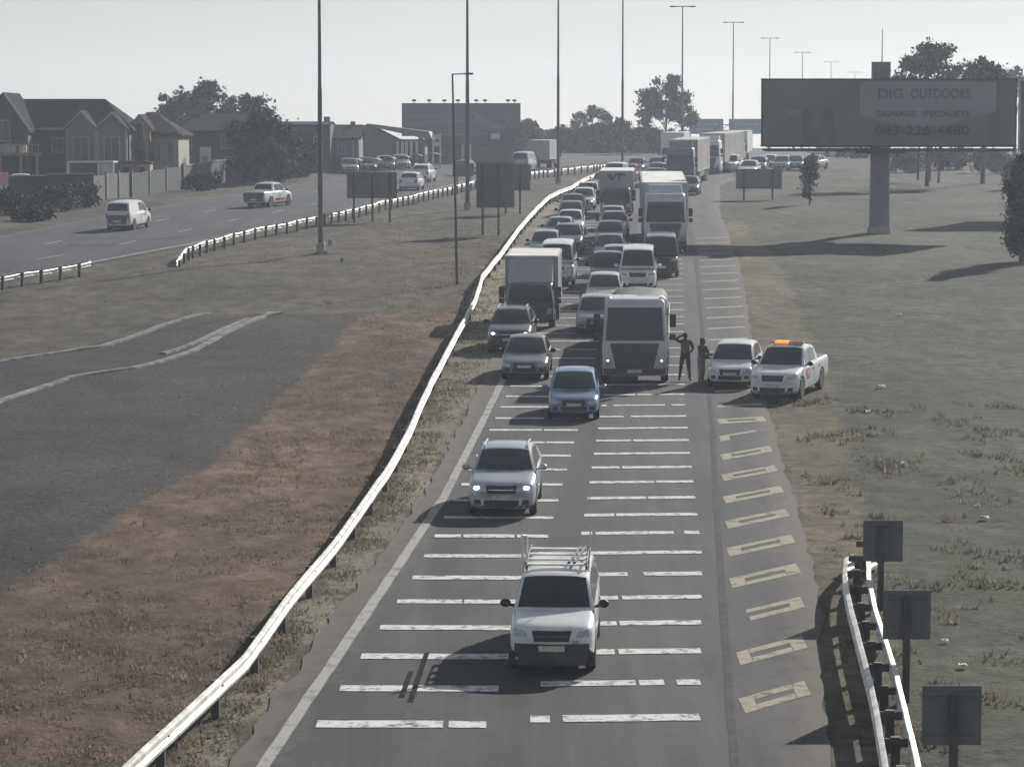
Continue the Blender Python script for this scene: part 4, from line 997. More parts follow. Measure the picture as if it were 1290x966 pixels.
t = thing('box_truck', 'boxy truck seen from behind on the other carriageway beyond the sign backs', 'truck', group=FAR_G)
build_cab(t, P_truckwh, W=2.1, H=2.1, D=1.5, zb=.36, ws=(1.15, 1.92), grille=((-.7, .98), (.7, .98), (.6, .72), (-.6, .72)), visor=False, y0=-.9)
box_body(t, .66, 5.0, 2.3, .95, 2.9, M_boxgrey, M_boxgrey); chassis(t, -.4, 4.9, .7)
for sd in (-1, 1): truck_wheel(t, sd * .92, 0, .4, sd); truck_wheel(t, sd * .84, 3.2, .4, sd, True)
place(t, q.x, q.y + 5, 0, away(q.y))

# ---------------------------------------------------------------- people
M_skin = mat('skin_dark', (.07, .042, .03), rough=.6); M_cloth = mat('uniform_dark', (.042, .05, .047), rough=.9, var=.25, vscale=6)
M_vest = mat('vest_olive', (.095, .115, .075), rough=.9, var=.25, vscale=6); M_jean = mat('trousers_grey', (.18, .18, .19), rough=.9, var=.2, vscale=6); M_shoe = mat('shoe', (.018, .017, .016), rough=.6); M_hair = mat('hair_black', (.012, .011, .01), rough=.8)
def person(label, px, py, joints, radii, edges, mats, yaw, region, head, hat=None, hair_long=False):
    p = pg(px, py); root = thing('person', label, 'person', (p.x, p.y, gz(p.x, p.y) + .035), (0, 0, yaw), 'people standing on the road')
    names = list(joints); me = bpy.data.meshes.new('tmp'); me.from_pydata([joints[n] for n in names], [(names.index(a), names.index(b)) for a, b in edges], [])
    o = bpy.data.objects.new('tmp', me); COL.objects.link(o)
    o.modifiers.new('s', 'SKIN'); md = o.modifiers.new('d', 'SUBSURF'); md.levels = 2
    sv = me.skin_vertices[0].data
    for i, n in enumerate(names): rr_ = radii[n] if isinstance(radii[n], tuple) else (radii[n], radii[n]); kf = 1.16 if rr_[0] > .03 and n not in ('neck', 'skull') else 1.0; sv[i].radius = (rr_[0] * kf, rr_[1] * kf)
    sv[names.index('pelvis')].use_root = True
    bm_ = evaluated(o, 'body'); bpy.data.objects.remove(o)
    bm_.materials.clear()
    for m in mats: bm_.materials.append(m)
    for f in bm_.polygons:
        c = f.center; n = min(names, key=lambda k: (Vector(joints[k]) - c).length); f.material_index = region(n, c)
    bm_.shade_smooth()
    b = bpy.data.objects.new('body', bm_); COL.objects.link(b); b.parent = root
    # head: skull, nose, ears, eyes, mouth
    hx = Vector(head); m = MB(); m.ball(hx, (.078, .098, .118), 0, 14, 10); m.ball(hx + Vector((0, -.03, -.06)), (.06, .07, .07), 0, 10, 6)
    m.ball(hx + Vector((0, -.10, -.015)), (.016, .022, .026), 0, 6, 4)
    for sd in (-1, 1): m.ball(hx + Vector((sd * .08, .01, -.01)), (.012, .025, .034), 0, 6, 4)
    h = m.build('head', M_skin, root, smooth=80)
    m = MB()
    for sd in (-1, 1): m.ball(hx + Vector((sd * .031, -.086, .012)), (.014, .01, .009), 0, 6, 4)
    m.build('eyes', M_black, h, smooth=80)
    m = MB(); m.ball(hx + Vector((0, -.09, -.062)), (.026, .012, .008), 0, 8, 4); m.build('mouth', mat('lips', (.09, .04, .035), rough=.6), h, smooth=80)
    m = MB()
    if hat: m.ball(hx + Vector((0, .006, .045)), (.088, .106, .085), 0, 12, 6); m.prism([(-.075, -.18), (.075, -.18), (.085, -.05), (-.085, -.05)], 'z', hx.z + .045, hx.z + .06); 
    else:
        m.ball(hx + Vector((0, .02, .035)), (.092, .108, .10), 0, 12, 6)
        if hair_long: m.ball(hx + Vector((0, .06, -.08)), (.085, .06, .14), 0, 10, 6)
    hm = m.build('cap' if hat else 'hair', M_hair if not hat else M_cloth, h, smooth=70)
    if hat: hm.data.transform(Matrix.Translation((hx.x, hx.y, 0)) @ Matrix.Translation((-hx.x, -hx.y, 0)))
    return root
def fingers(J, R, E, wrist, tip_dir, side_dir, pre):
    w = Vector(wrist); t = Vector(tip_dir).normalized(); s = Vector(side_dir).normalized()
    J[pre + 'palm'] = w + t * .07; R[pre + 'palm'] = (.036, .022); E.append((pre + 'wrist', pre + 'palm'))
    nrm = t.cross(s)
    for k, (off, ln) in enumerate(((-.03, .07), (-.01, .085), (.01, .08), (.03, .06))):
        a = w + t * .105 + s * off; b = a + t * ln * .55 + nrm * .012; c = b + t * ln * .4 + nrm * .03
        for nm, q in (('a', a), ('b', b), ('c', c)): J[f'{pre}f{k}{nm}'] = q; R[f'{pre}f{k}{nm}'] = .009 if nm != 'c' else .007
        E += [(pre + 'palm', f'{pre}f{k}a'), (f'{pre}f{k}a', f'{pre}f{k}b'), (f'{pre}f{k}b', f'{pre}f{k}c')]
    a = w + t * .04 - s * .045; b = a + t * .04 - s * .02
    J[pre + 'ta'] = a; J[pre + 'tb'] = b; R[pre + 'ta'] = .011; R[pre + 'tb'] = .009; E += [(pre + 'palm', pre + 'ta'), (pre + 'ta', pre + 'tb')]
def skeleton(h, lsh, lel, lwr, rsh, rel, rwr, lknee, lank, rknee, rank, lean=0.0):
    k = h / 1.75
    J = dict(pelvis=(0, 0, .95 * k), waist=(0, -lean * .3, 1.10 * k), chest=(0, -lean * .7, 1.32 * k), collar=(0, -lean, 1.46 * k), neck=(0, -lean * 1.05, 1.52 * k), skull=(0, -lean * 1.1, 1.57 * k),
             lsh=lsh, lelbow=lel, lwrist=lwr, rsh=rsh, relbow=rel, rwrist=rwr, lhip=(-.10, 0, .90 * k), rhip=(.10, 0, .90 * k), lknee=lknee, rknee=rknee, lank=lank, rank=rank)
    for s in 'lr':
        a = Vector(J[s + 'ank']); J[s + 'toe'] = (a.x * 1.08, a.y - .17, .045); J[s + 'heel'] = (a.x, a.y + .02, .05)
    R = dict(pelvis=(.155, .11), waist=(.145, .10), chest=(.175, .12), collar=(.12, .085), neck=.055, skull=.05, lsh=.066, lelbow=.047, lwrist=.033, rsh=.066, relbow=.047, rwrist=.033,
             lhip=.095, rhip=.095, lknee=.066, rknee=.066, lank=.045, rank=.045, ltoe=.042, rtoe=.042, lheel=.045, rheel=.045)
    E = [('pelvis', 'waist'), ('waist', 'chest'), ('chest', 'collar'), ('collar', 'neck'), ('neck', 'skull'), ('collar', 'lsh'), ('lsh', 'lelbow'), ('lelbow', 'lwrist'), ('collar', 'rsh'), ('rsh', 'relbow'), ('relbow', 'rwrist'),
         ('pelvis', 'lhip'), ('lhip', 'lknee'), ('lknee', 'lank'), ('lank', 'lheel'), ('lank', 'ltoe'), ('pelvis', 'rhip'), ('rhip', 'rknee'), ('rknee', 'rank'), ('rank', 'rheel'), ('rank', 'rtoe')]
    return J, R, E
J, R, E = skeleton(1.78, (-.20, 0, 1.46), (-.40, -.10, 1.55), (-.20, -.14, 1.68), (.20, 0, 1.46), (.31, .03, 1.20), (.17, -.15, 1.08), (-.16, -.02, .50), (-.21, .02, .09), (.13, -.03, .50), (.18, .0, .09))
fingers(J, R, E, J['lwrist'], (.7, .1, .3), (0, -.3, .9), 'l'); fingers(J, R, E, J['rwrist'], (-.75, -.5, -.2), (0, .4, -.8), 'r')
def reg1(n, c):
    if 'palm' in n or (len(n) > 2 and n[1] == 'f') or n in ('lta', 'ltb', 'rta', 'rtb', 'skull', 'neck'): return 0
    if n in ('lheel', 'ltoe', 'rheel', 'rtoe'): return 3
    if n in ('chest', 'waist', 'collar'): return 2
    return 1
person('person in dark uniform holding one raised arm to the head beside the big truck', 863, 481, J, R, E, [M_skin, M_cloth, M_vest, M_shoe], .15, reg1, (0, -.01, 1.665), hat=True)
J, R, E = skeleton(1.68, (-.18, -.05, 1.38), (-.27, -.16, 1.14), (-.14, -.34, 1.10), (.18, -.05, 1.38), (.26, -.14, 1.13), (.10, -.34, 1.08), (-.10, -.04, .47), (-.11, .0, .09), (.09, -.03, .47), (.10, .02, .09), lean=.07)
fingers(J, R, E, J['lwrist'], (.3, -.9, 0), (-.2, 0, .9), 'l'); fingers(J, R, E, J['rwrist'], (-.3, -.9, 0), (.2, 0, -.9), 'r')
def reg2(n, c):
    if 'palm' in n or (len(n) > 2 and n[1] == 'f') or n in ('lta', 'ltb', 'rta', 'rtb', 'skull', 'neck'): return 0
    if n in ('lheel', 'ltoe', 'rheel', 'rtoe'): return 3
    if n in ('lhip', 'rhip', 'lknee', 'rknee', 'lank', 'rank'): return 2
    return 1
person('person with dark hair in a dark top and grey trousers next to the white hatchback', 883, 485, J, R, E, [M_skin, M_cloth, M_jean, M_shoe], .9, reg2, (0, -.08, 1.575), hair_long=True)

# ---------------------------------------------------------------- road signs seen from behind
def sign_back(name, label, x0, y0, x1, y1, posts, base_y, m_post=M_post, frame=True, group='sign backs facing away', m_face=None, thin=.05, cat='road sign'):
    b = pg((x0 + x1) / 2, base_y); D = b.y
    a = at(x0, y1, D); c = at(x1, y0, D); root = thing(name, label, cat, (b.x, D, gz(b.x, D)), group=group); zz = root.location.z
    W = c.x - a.x; cx = (a.x + c.x) / 2 - b.x; z0, z1 = a.z - zz, c.z - zz
    m = MB(); m.box((cx, 0, (z0 + z1) / 2), (W, thin, z1 - z0)); pn = m.build('panel', m_face or M_signback, root, bevel=.012)
    if frame:
        m = MB(); n = max(2, int((z1 - z0) / .8) + 1)
        for k in range(n): m.box((cx, -.045, lerp(z0 + .12, z1 - .12, k / max(1, n - 1))), (W * .96, .035, .06))
        m.build('stiffener', M_signback, pn)
    for px in posts:
        q = at(px, (y0 + y1) / 2, D).x - b.x; gq = gz(b.x + q, D) - zz
        m = MB(); m.cyl((q, .03 if frame else .1, gq - .25), (q, .03 if frame else .1, z1 - .1), .055 + .004 * W, n=10) if not frame else m.box((q, -.11, (z1 - .1 + gq - .25) / 2), (.13, .1, z1 - .1 - gq + .25))
        m.build('post', m_post, root, smooth=40 if not frame else None)
    return root
sign_back('chevron_board', 'square dark sign back at the top of the curved guardrail, highest of the three', 1087, 655, 1138, 707, [1109], 768, thin=.03)
sign_back('chevron_board', 'square dark sign back halfway down the curved guardrail, between two others', 1112, 743, 1173, 805, [1141], 882, thin=.03)
sign_back('chevron_board', 'large square dark sign back in the bottom corner, closest of the three', 1161, 863, 1237, 938, [1200], 1035, thin=.03)
sign_back('road_sign', 'wide low sign back on three posts beside the other carriageway', 437, 217, 500, 250, [446, 469, 491], 281)
sign_back('road_sign', 'tall dark sign back on red posts standing beside the long guardrail', 600, 205, 648, 262, [608, 628], 296, m_post=M_postred)
sign_back('road_sign', 'second sign back half hidden behind the tall dark one on red posts', 622, 207, 668, 240, [637, 655], 270, m_post=M_postred)
sign_back('road_sign', 'small wide sign back on two posts beside the motorway on the grassy side', 927, 213, 985, 238, [937, 973], 252)
sign_back('road_sign', 'dark low sign back in front of the second tall mast', 570, 206, 597, 222, [576, 592], 240, group='sign backs facing away')
M_gan = mat('gantry_blue', (.06, .12, .16), rough=.5, var=.25, vscale=.5)
gp_ = atk(868, 168, 330); zg = gz(gp_.x, gp_.y)
g = thing('sign_gantry', 'blue overhead gantry signs spanning the road at the crest', 'gantry', (gp_.x, gp_.y, zg))
for (xa, xb) in ((868, 911), (918, 962)):
    a = atk(xa, 169, 330); b = atk(xb, 150, 330); m = MB(); m.box(((a.x + b.x) / 2 - gp_.x, -.3, (a.z + b.z) / 2 - zg), (b.x - a.x, .12, b.z - a.z)); pn = m.build('sign_panel', M_gan, g)
    m = MB(); m.box(((a.x + b.x) / 2 - gp_.x, -.38, lerp(a.z, b.z, .62) - zg), ((b.x - a.x) * .7, .03, .28)); m.box(((a.x + b.x) / 2 - gp_.x - .4, -.38, lerp(a.z, b.z, .3) - zg), ((b.x - a.x) * .5, .03, .28)); m.build('legend_bar', mat('legend_pale', (.2, .27, .3), rough=.5), pn)
a = atk(860, 161, 330); b = atk(1000, 161, 330); m = MB()
for dz in (-.5, .5): m.box(((a.x + b.x) / 2 - gp_.x, .1, a.z - zg + dz), (b.x - a.x, .18, .18))
for k in range(12): m.cyl((lerp(a.x, b.x, k / 12) - gp_.x, .1, a.z - zg - .5), (lerp(a.x, b.x, (k + 1) / 12) - gp_.x, .1, a.z - zg + .5), .06, n=5)
m.build('beam', M_pole, g)
for x in (a.x, b.x): m = MB(); m.cyl((x - gp_.x, .1, -1.5), (x - gp_.x, .1, a.z - zg + .6), .22, n=8); m.build('post', M_pole, g)

# ---------------------------------------------------------------- light masts
def mast(label, p, h, arm=.95, thick=.15, base=True):
    z = gz(p.x, p.y); root = thing('light_mast', label, 'street light', (p.x, p.y, z), group='tall light masts along the motorway')
    m = MB(); m.cyl((0, 0, -.2), (0, 0, h * .46), thick, thick * .82, n=12); m.cyl((0, 0, h * .46), (0, 0, h), thick * .70, thick * .42, n=12); m.build('pole', M_pole, root, smooth=40)
    if base: m = MB(); m.box((0, 0, .25), (thick * 3.2, thick * 3.2, .6)); m.build('plinth', M_conc, root, bevel=.04)
    m = MB(); m.box((0, 0, h - .05), (arm * 2, .1, .1)); m.build('crossarm', M_pole, root)
    for sd in (-1, 1):
        m = MB(); m.box((sd * (arm + .1), 0, h - .06), (.75, .32, .16)); m.build('lamp_head', M_grey, root, bevel=.04)
    return root
mast('tall grey mast nearest the camera, standing in the brown grass by the utility boxes', pg(404, 321), 20, thick=.15)
mast('second tall mast, beside the thin lamp post and the tall sign back', pg(589, 266), 20, thick=.16)
mast('third tall mast rising by the guardrail kink', pg(703, 233), 20, thick=.15)
mast('fourth tall mast rising behind the lettered box truck', pg(784, 214), 20, thick=.15)
for (px, ty, D, lb) in ((860, 8, 232, 'mast in front of the tall ragged eucalyptus, T-shaped top just in frame'), (924, 28, 292, 'mast rising above the second blue gantry sign'), (970, 48, 350, 'mast behind the billboard, tallest of those peeking over its edge'), (1011, 66, 408, 'second mast peeking over the billboard top edge'), (1047, 78, 466, 'third mast peeking over the billboard top edge'), (1077, 91, 526, 'last tiny mast barely peeking over the billboard top edge')):
    q = atk(px, ty, D); z = gz(q.x, q.y); mast(lb, Vector((q.x, q.y, z)), q.z - z, thick=.16, arm=.8 + D * .0012)
p = pg(576, 360); q = at(570, 95, p.y); hh = q.z - p.z
l = thing('street_lamp', 'thin single-arm lamp post leaning slightly in the grass beside the guardrail', 'street light', (p.x, p.y, gz(p.x, p.y)))
m = MB(); m.cyl((0, 0, -.2), (q.x - p.x, 0, hh), .075, .045, n=10); m.build('pole', M_post, l, smooth=40)
m = MB(); m.cyl((q.x - p.x, 0, hh - .03), (q.x - p.x + .7, 0, hh), .03, n=8); m.build('arm', M_post, l)
m = MB(); m.box((q.x - p.x + .82, 0, hh), (.42, .2, .1)); m.build('lamp_head', M_grey, l, bevel=.03)
p = pg(416, 306)
for (px, py, s, lb) in ((416, 311, .30, 'small round-topped white marker beside the nearest tall mast'), (411, 323, .22, 'white cover leaning at the foot of the nearest tall mast'), (431, 331, .2, 'small pale concrete box in the grass near the nearest tall mast')):
    p = pg(px, py); m = MB(); m.box((0, 0, s * .5), (s * .9, s * .6, s * 1.1)); m.ball((0, 0, s * 1.05), (s * .45, s * .3, s * .2)); o = m.build('utility_box', M_conc, None, bevel=.03); o.location = (p.x, p.y, gz(p.x, p.y)); tag(o, lb, 'utility box', 'utility boxes at the mast foot')
# litter
for i, (px, py, s, lb) in enumerate([(1110, 492, .32, 'crumpled white litter on the verge near the patrol pickup'), (1093, 525, .18, 'small pale litter scrap below the crumpled white litter'), (1240, 655, .24, 'white litter scrap in the open grass above the sign backs'), (1232, 640, .14, 'tiny scrap just above the white litter in the grass'), (1138, 588, .2, 'pale scrap between the guardrail end and the open grass'), (1213, 842, .16, 'pale scrap beside the lowest sign back'), (1190, 812, .15, 'pale scrap near the middle sign back'), (1133, 399, .22, 'white scrap on the slope under the billboard'), (608, 341, .2, 'white scrap in the dry grass left of the guardrail')]):
    p = pg(px, py); m = MB(); rr = random.Random(i); rows = []
    for a in range(4): rows.append([(s * (a / 3 - .5), s * (b / 3 - .5) * .8, .03 + s * .35 * rr.random()) for b in range(4)])
    m.grid(rows); m.grid([[(x, y, z - .02) for x, y, z in r] for r in rows]); o = m.build('litter', mat('litter_white', (.7, .7, .68), rough=.7)); o.location = (p.x, p.y, gz(p.x, p.y) + .02); tag(o, lb, 'litter', 'litter in the grass', 'thing')
# ---------------------------------------------------------------- billboards
def text_mesh(body, size, m, parent, loc, name='lettering', width=None, align='CENTER'):
    cu = bpy.data.curves.new('tmp', 'FONT'); cu.body = body; cu.size = size; cu.align_x = align; cu.align_y = 'CENTER'; cu.extrude = .012; cu.offset = .018 * size
    o = bpy.data.objects.new('tmp', cu); COL.objects.link(o); bpy.context.view_layer.update()
    me = evaluated(o, name); w = o.dimensions.x; bpy.data.objects.remove(o)
    sx = (width / w) if width else 1
    me.transform(Matrix.Translation(loc) @ Matrix.Rotation(math.pi / 2, 4, 'X') @ Matrix.Diagonal((sx, 1, 1, 1)))
    me.materials.clear(); me.materials.append(m); r = bpy.data.objects.new(name, me); COL.objects.link(r); r.parent = parent; return r
b0 = pg(1110, 296); D = b0.y; zb = gz(b0.x, D)
bb = thing('billboard', 'large advertising billboard with a phone number on one thick round column', 'billboard', (b0.x, D, zb), group='advertising billboards')
a = at(960, 184, D); c = at(1281, 100, D); W = c.x - a.x; z0, z1 = a.z - zb, c.z - zb; cxx = (a.x + c.x) / 2 - b0.x; xl = a.x - b0.x; xr = c.x - b0.x
def bx(px): return at(px, 150, D).x - b0.x
def bz(py): return at(1110, py, D).z - zb
m = MB(); m.cyl((0, .9, -.4), (0, .9, bz(78)), .64, .60, n=24); m.build('column', mat('column_grey', (.16, .165, .17), rough=.6, var=.15, vscale=.8), bb, smooth=40)
m = MB(); m.cyl((0, .9, -.3), (0, .9, .45), .80, .72, n=24); m.build('footing', M_conc, bb, smooth=40)
m = MB(); m.box((0, .9, (bz(78) + bz(99)) / 2), (.95, .95, bz(78) - bz(99))); m.cyl((.05, .9, bz(79)), (.05, .9, bz(36)), .035, .02, n=6); m.build('column_cap', mat('column_grey', (.16, .165, .17)), bb)
m = MB(); m.box((cxx, .25, (z0 + z1) / 2), (W, .3, z1 - z0)); pn = m.build('panel', mat('board_face', (.135, .137, .138), rough=.6, var=.2, vscale=.16), bb)
m = MB()
for z in (z0, z1): m.box((cxx, .25, z), (W + .16, .36, .09))
for x in (xl, xr): m.box((x, .25, (z0 + z1) / 2), (.09, .36, z1 - z0 - .09))
m.build('panel_frame', M_black, bb)
m = MB(); m.prism([(bx(1083), bz(103)), (bx(1255), bz(103)), (bx(1255), bz(140)), (bx(1186), bz(160)), (bx(1142), bz(160)), (bx(1083), bz(146))], 'y', .06, .099); m.build('pale_area', mat('board_pale', (.20, .215, .235), rough=.55, var=.12, vscale=.3), pn)
m = MB(); m.box((bx(1253), .085, (z0 + z1) / 2), (.7, .025, z1 - z0 - .2)); m.build('edge_band', mat('board_olive', (.10, .105, .09), rough=.6), pn)
m = MB(); rows = []
for k in range(9):
    t = k / 8; rows.append([(bx(lerp(1012, 1052, u)), .085 - .012 * math.sin(u * 3), bz(lerp(128 + 10 * (u - .5) ** 2 * 4, 181, t))) for u in (0, .25, .5, .75, 1)])
m.grid(rows); m.build('blue_shape', mat('board_blue', (.095, .115, .125), rough=.6, var=.3, vscale=.9), pn)
M_txt = mat('board_text', (.025, .026, .035), rough=.6)
M_soft = mat('board_text_soft', (.075, .075, .105), rough=.6)
for w_, xa, xb, sz, py_, m_ in (('DIG', 1106, 1137, .85, 119, M_soft), ('OUTDOORS', 1147, 1222, .85, 119, M_soft), ('SIGNAGE', 1104, 1155, .5, 144, M_txt), ('SPECIALISTS', 1161, 1221, .5, 144, M_txt)):
    text_mesh(w_, sz, m_, pn, (bx((xa + xb) / 2), .05, bz(py_)), width=bx(xb) - bx(xa))
text_mesh('083-226-4480', .82, M_txt, pn, (bx(1162), .045, bz(165)), width=bx(1222) - bx(1103))
text_mesh('em', .62, mat('board_text_pale', (.21, .21, .22), rough=.6), pn, (bx(1000), .08, bz(141)))
m = MB(); m.box((cxx, -.35, z0 - .32), (W * .98, .9, .05)); m.box((cxx, -.8, z0 - .05), (W * .98, .04, .04)); m.box((cxx, -.2, z0 - .22), (W, .12, .14))
for k in range(13):
    x = lerp(xl + .3, xr - .3, k / 12); m.box((x, -.8, z0 - .19), (.04, .04, .3))
m.box((0, .6, z0 - .3), (3.0, 1.2, .3)); m.build('catwalk', M_dark, bb)
q = atk(1318, 195, 132); r2 = thing('billboard', 'edge of another dark billboard just inside the frame beside the phone-number board', 'billboard', (q.x, q.y, gz(q.x, q.y)), group='advertising billboards')
zq = r2.location.z; xa = atk(1284, 150, 132).x - q.x; za, zb_ = atk(1290, 190, 132).z - zq, atk(1290, 101, 132).z - zq
m = MB(); m.box((xa + 5, 0, (za + zb_) / 2), (10, .3, zb_ - za)); m.build('panel', mat('board_blue_dark', (.085, .10, .12), rough=.6, var=.2, vscale=.3), r2)
m = MB(); m.cyl((xa + 5, .6, -.5), (xa + 5, .6, zb_), .5, n=16); m.build('column', M_pole, r2, smooth=40)
m = MB()
for z in (za, zb_): m.box((xa + 5, 0, z), (10.1, .34, .1))
m.box((xa, 0, (za + zb_) / 2), (.1, .34, zb_ - za - .1)); m.build('panel_frame', M_galv_d, r2)
# second full billboard, far left
D2 = 232 * K; q = at(581, 172, D2); zq = gz(q.x, D2)
r3 = thing('billboard', 'wide dark billboard with spotlights along its top behind the showroom roofs', 'billboard', (q.x, D2, zq), group='advertising billboards')
def lx(px): return at(px, 150, D2).x - q.x
def lz(py): return at(581, py, D2).z - zq
m = MB(); m.box(((lx(507) + lx(655)) / 2, 0, (lz(131) + lz(171)) / 2), (lx(655) - lx(507), .4, lz(131) - lz(171))); pn = m.build('panel', mat('board_navy', (.075, .08, .095), rough=.6, var=.25, vscale=.2), r3)
m = MB()
for py in (131, 171): m.box(((lx(507) + lx(655)) / 2, 0, lz(py)), (lx(655) - lx(507) + .2, .46, .14))
for px in (507, 655): m.box((lx(px), 0, (lz(131) + lz(171)) / 2), (.14, .46, lz(131) - lz(171) - .14))
m.build('panel_frame', M_black, r3)
m = MB(); m.prism([(lx(593), lz(139)), (lx(634), lz(159)), (lx(630), lz(164)), (lx(606), lz(160))], 'y', -.24, -.205); m.build('pale_wedge', mat('board_wedge', (.15, .155, .17), rough=.6), pn)
m = MB(); pts = [(632, 166), (637, 157), (645, 147), (643, 143), (638, 143), (636, 148), (641, 157), (646, 164)]
for p0, p1 in zip(pts[:-1], pts[1:]): m.cyl((lx(p0[0]), -.23, lz(p0[1])), (lx(p1[0]), -.23, lz(p1[1])), .13, n=6)
m.build('ribbon', mat('board_ribbon', (.17, .16, .18), rough=.6), pn)
m = MB()
for py, xa, xb in ((146, 512, 560), (153, 535, 600), (157, 510, 566)): m.box(((lx(xa) + lx(xb)) / 2, -.21, lz(py)), (lx(xb) - lx(xa), .02, .35))
m.build('pale_stripe', mat('board_stripe', (.11, .115, .13), rough=.6), pn)
for px in (522, 541, 560, 577, 600, 611, 640, 648):
    m = MB(); m.cyl((lx(px), -.1, lz(131)), (lx(px), -.9, lz(131) + .35), .04, n=5); m.box((lx(px), -.95, lz(131) + .4), (.5, .3, .25)); m.build('spotlight', M_black, r3)
for px in (530, 581, 632): m = MB(); m.cyl((lx(px), .35, -1), (lx(px), .35, lz(135)), .3, n=10); m.build('column', M_pole, r3, smooth=40)

# ---------------------------------------------------------------- houses and yards beyond the other carriageway
M_wall_t = mat('wall_teal_grey', (.13, .145, .155), rough=.85, var=.12, vscale=.5); M_wall_d = mat('wall_dark', (.065, .067, .075), rough=.85, var=.15, vscale=.5)
M_wall_c = mat('wall_cream', (.30, .28, .245), rough=.85, var=.1, vscale=.5); M_wall_b = mat('wall_brown', (.14, .095, .085), rough=.85, var=.15, vscale=.5)
M_roof = mat('roof_slate', (.024, .027, .034), rough=1.0, spec=.08, var=.25, vscale=2.5, bump=.3, bscale=9); M_roof2 = mat('roof_brown', (.042, .036, .035), rough=1.0, spec=.08, var=.25, vscale=2.5, bump=.3, bscale=9)
M_trim = mat('trim_pale', (.26, .28, .29), rough=.6); M_trimw = mat('trim_white', (.6, .6, .58), rough=.55, var=.1); M_timber = mat('timber_tan', (.26, .2, .14), rough=.8, var=.25, vscale=3)
M_gable = mat('gable_ochre', (.30, .28, .17), rough=.8, var=.2, vscale=2)
def house(label, D, px0, cat='house', name='townhouse', group='buildings beyond the other carriageway', yaw=0.0):
    D = D * K; q = at(px0, 200, D); z = gz(q.x, D); h = thing(name, label, cat, (q.x, D, z - .05), (0, 0, yaw), group)
    s = D / FPX
    return h, (lambda px: (px - px0) * s), (lambda py: at(px0, py, D).z - z + .05)
def gable_roof(mb, x0, x1, y0, y1, ze, zr, axis='x', hip0=0, hip1=0, ov=.35, th=.16):
    """ridge along x (or y); slopes as solid slabs"""
    if axis == 'x':
        ym = (y0 + y1) / 2; k = (zr - ze) / (ym - y0)
        A = [(x0 - ov, y0 - ov, ze - k * ov), (x1 + ov, y0 - ov, ze - k * ov), (x1 - hip1 + (ov if not hip1 else 0), ym, zr), (x0 + hip0 - (ov if not hip0 else 0), ym, zr)]
        B = [(x1 + ov, y1 + ov, ze - k * ov), (x0 - ov, y1 + ov, ze - k * ov), A[3], A[2]]
        quads = [A, B]
        if hip0: quads.append([(x0 - ov, y1 + ov, ze - k * ov), A[0], A[3]])
        if hip1: quads.append([A[1], B[0], A[2]])
    else:
        xm = (x0 + x1) / 2; k = (zr - ze) / (xm - x0)
        r0, r1 = (xm, y0 - ov, zr), (xm, y1 + ov, zr)
        quads = [[(x0 - ov, y1 + ov, ze - k * ov), (x0 - ov, y0 - ov, ze - k * ov), r0, r1], [(x1 + ov, y0 - ov, ze - k * ov), (x1 + ov, y1 + ov, ze - k * ov), r1, r0]]
    for qd in quads:
        n = len(qd); vs = list(qd) + [(x, y, z - th) for x, y, z in qd]
        mb.add(vs, [tuple(range(n)), tuple(range(2 * n - 1, n - 1, -1))] + [(i, n + i, n + (i + 1) % n, (i + 1) % n) for i in range(n)])
def windowp(h, x0, x1, z0, z1, y, m_frame=None, bars=1):
    m = MB(); t = .09
    m.box(((x0 + x1) / 2, y - .05, z0), (x1 - x0 + t * 2, .14, t)); m.box(((x0 + x1) / 2, y - .04, z1), (x1 - x0 + t * 2, .1, t))
    for x in (x0, x1): m.box((x, y - .04, (z0 + z1) / 2), (t, .1, z1 - z0 - t))
    for k in range(bars): m.box((lerp(x0, x1, (k + 1) / (bars + 1)), y - .035, (z0 + z1) / 2), (.05, .06, z1 - z0 - t))
    f = m.build('window', m_frame or M_trim, h)
    m = MB(); m.box(((x0 + x1) / 2, y - .015, (z0 + z1) / 2), (x1 - x0 - t, .02, z1 - z0 - t)); m.build('pane', M_glass, f); return f
# A: big slate-roofed townhouse with two gabled bays
h, X, Z = house('dark two-storey townhouse with two pale-edged gabled bays and a slate roof', 158, 100)
x0, x1 = X(-70), X(163); ze, zr = Z(160), Z(124)
m = MB(); m.box(((x0 + x1) / 2, 4.5, ze / 2 - .4), (x1 - x0, 9, ze + .8)); m.build('wall', M_wall_d, h)
m = MB(); gable_roof(m, x0, x1, 0, 9, ze, zr, hip1=2.6); m.build('roof', M_roof, h)
m = MB(); m.box((lerp(X(45), X(84), .5), -.42, ze - .18), (X(84) - X(45), .14, .2)); m.build('gutter', M_trim, h)
for (xa, xb, ap) in ((86, 123, 139), (125, 161, 141)):
    xa, xb = X(xa), X(xb); za = Z(ap); zs = Z(160); xm = (xa + xb) / 2
    m = MB(); m.prism([(xa, -.4), (xb, -.4), (xb, zs), (xm, za - .15), (xa, zs)], 'y', -.85, .1); bay = m.build('gabled_bay', M_wall_t, h)
    m = MB(); gable_roof(m, xa, xb, -.85, 3.4, zs, za, axis='y', ov=.18, th=.14); m.build('bay_roof', M_roof, bay)
    m = MB()
    for sd, xe in ((-1, xa), (1, xb)):
        m.prism([(xe + sd * .16, zs - .22), (xe + sd * .16, zs - .02), (xm, za + .0), (xm, za - .22)], 'y', -1.1, -1.04)
        m.box((xe - sd * .02, -.9, zs / 2 - .2), (.14, .1, zs))
    m.build('barge_board', M_trim, bay)
    windowp(h, lerp(xa, xb, .24), lerp(xa, xb, .76), Z(203), Z(173), -.87, bars=1)
windowp(h, X(66), X(80), Z(192), Z(174), -.02)
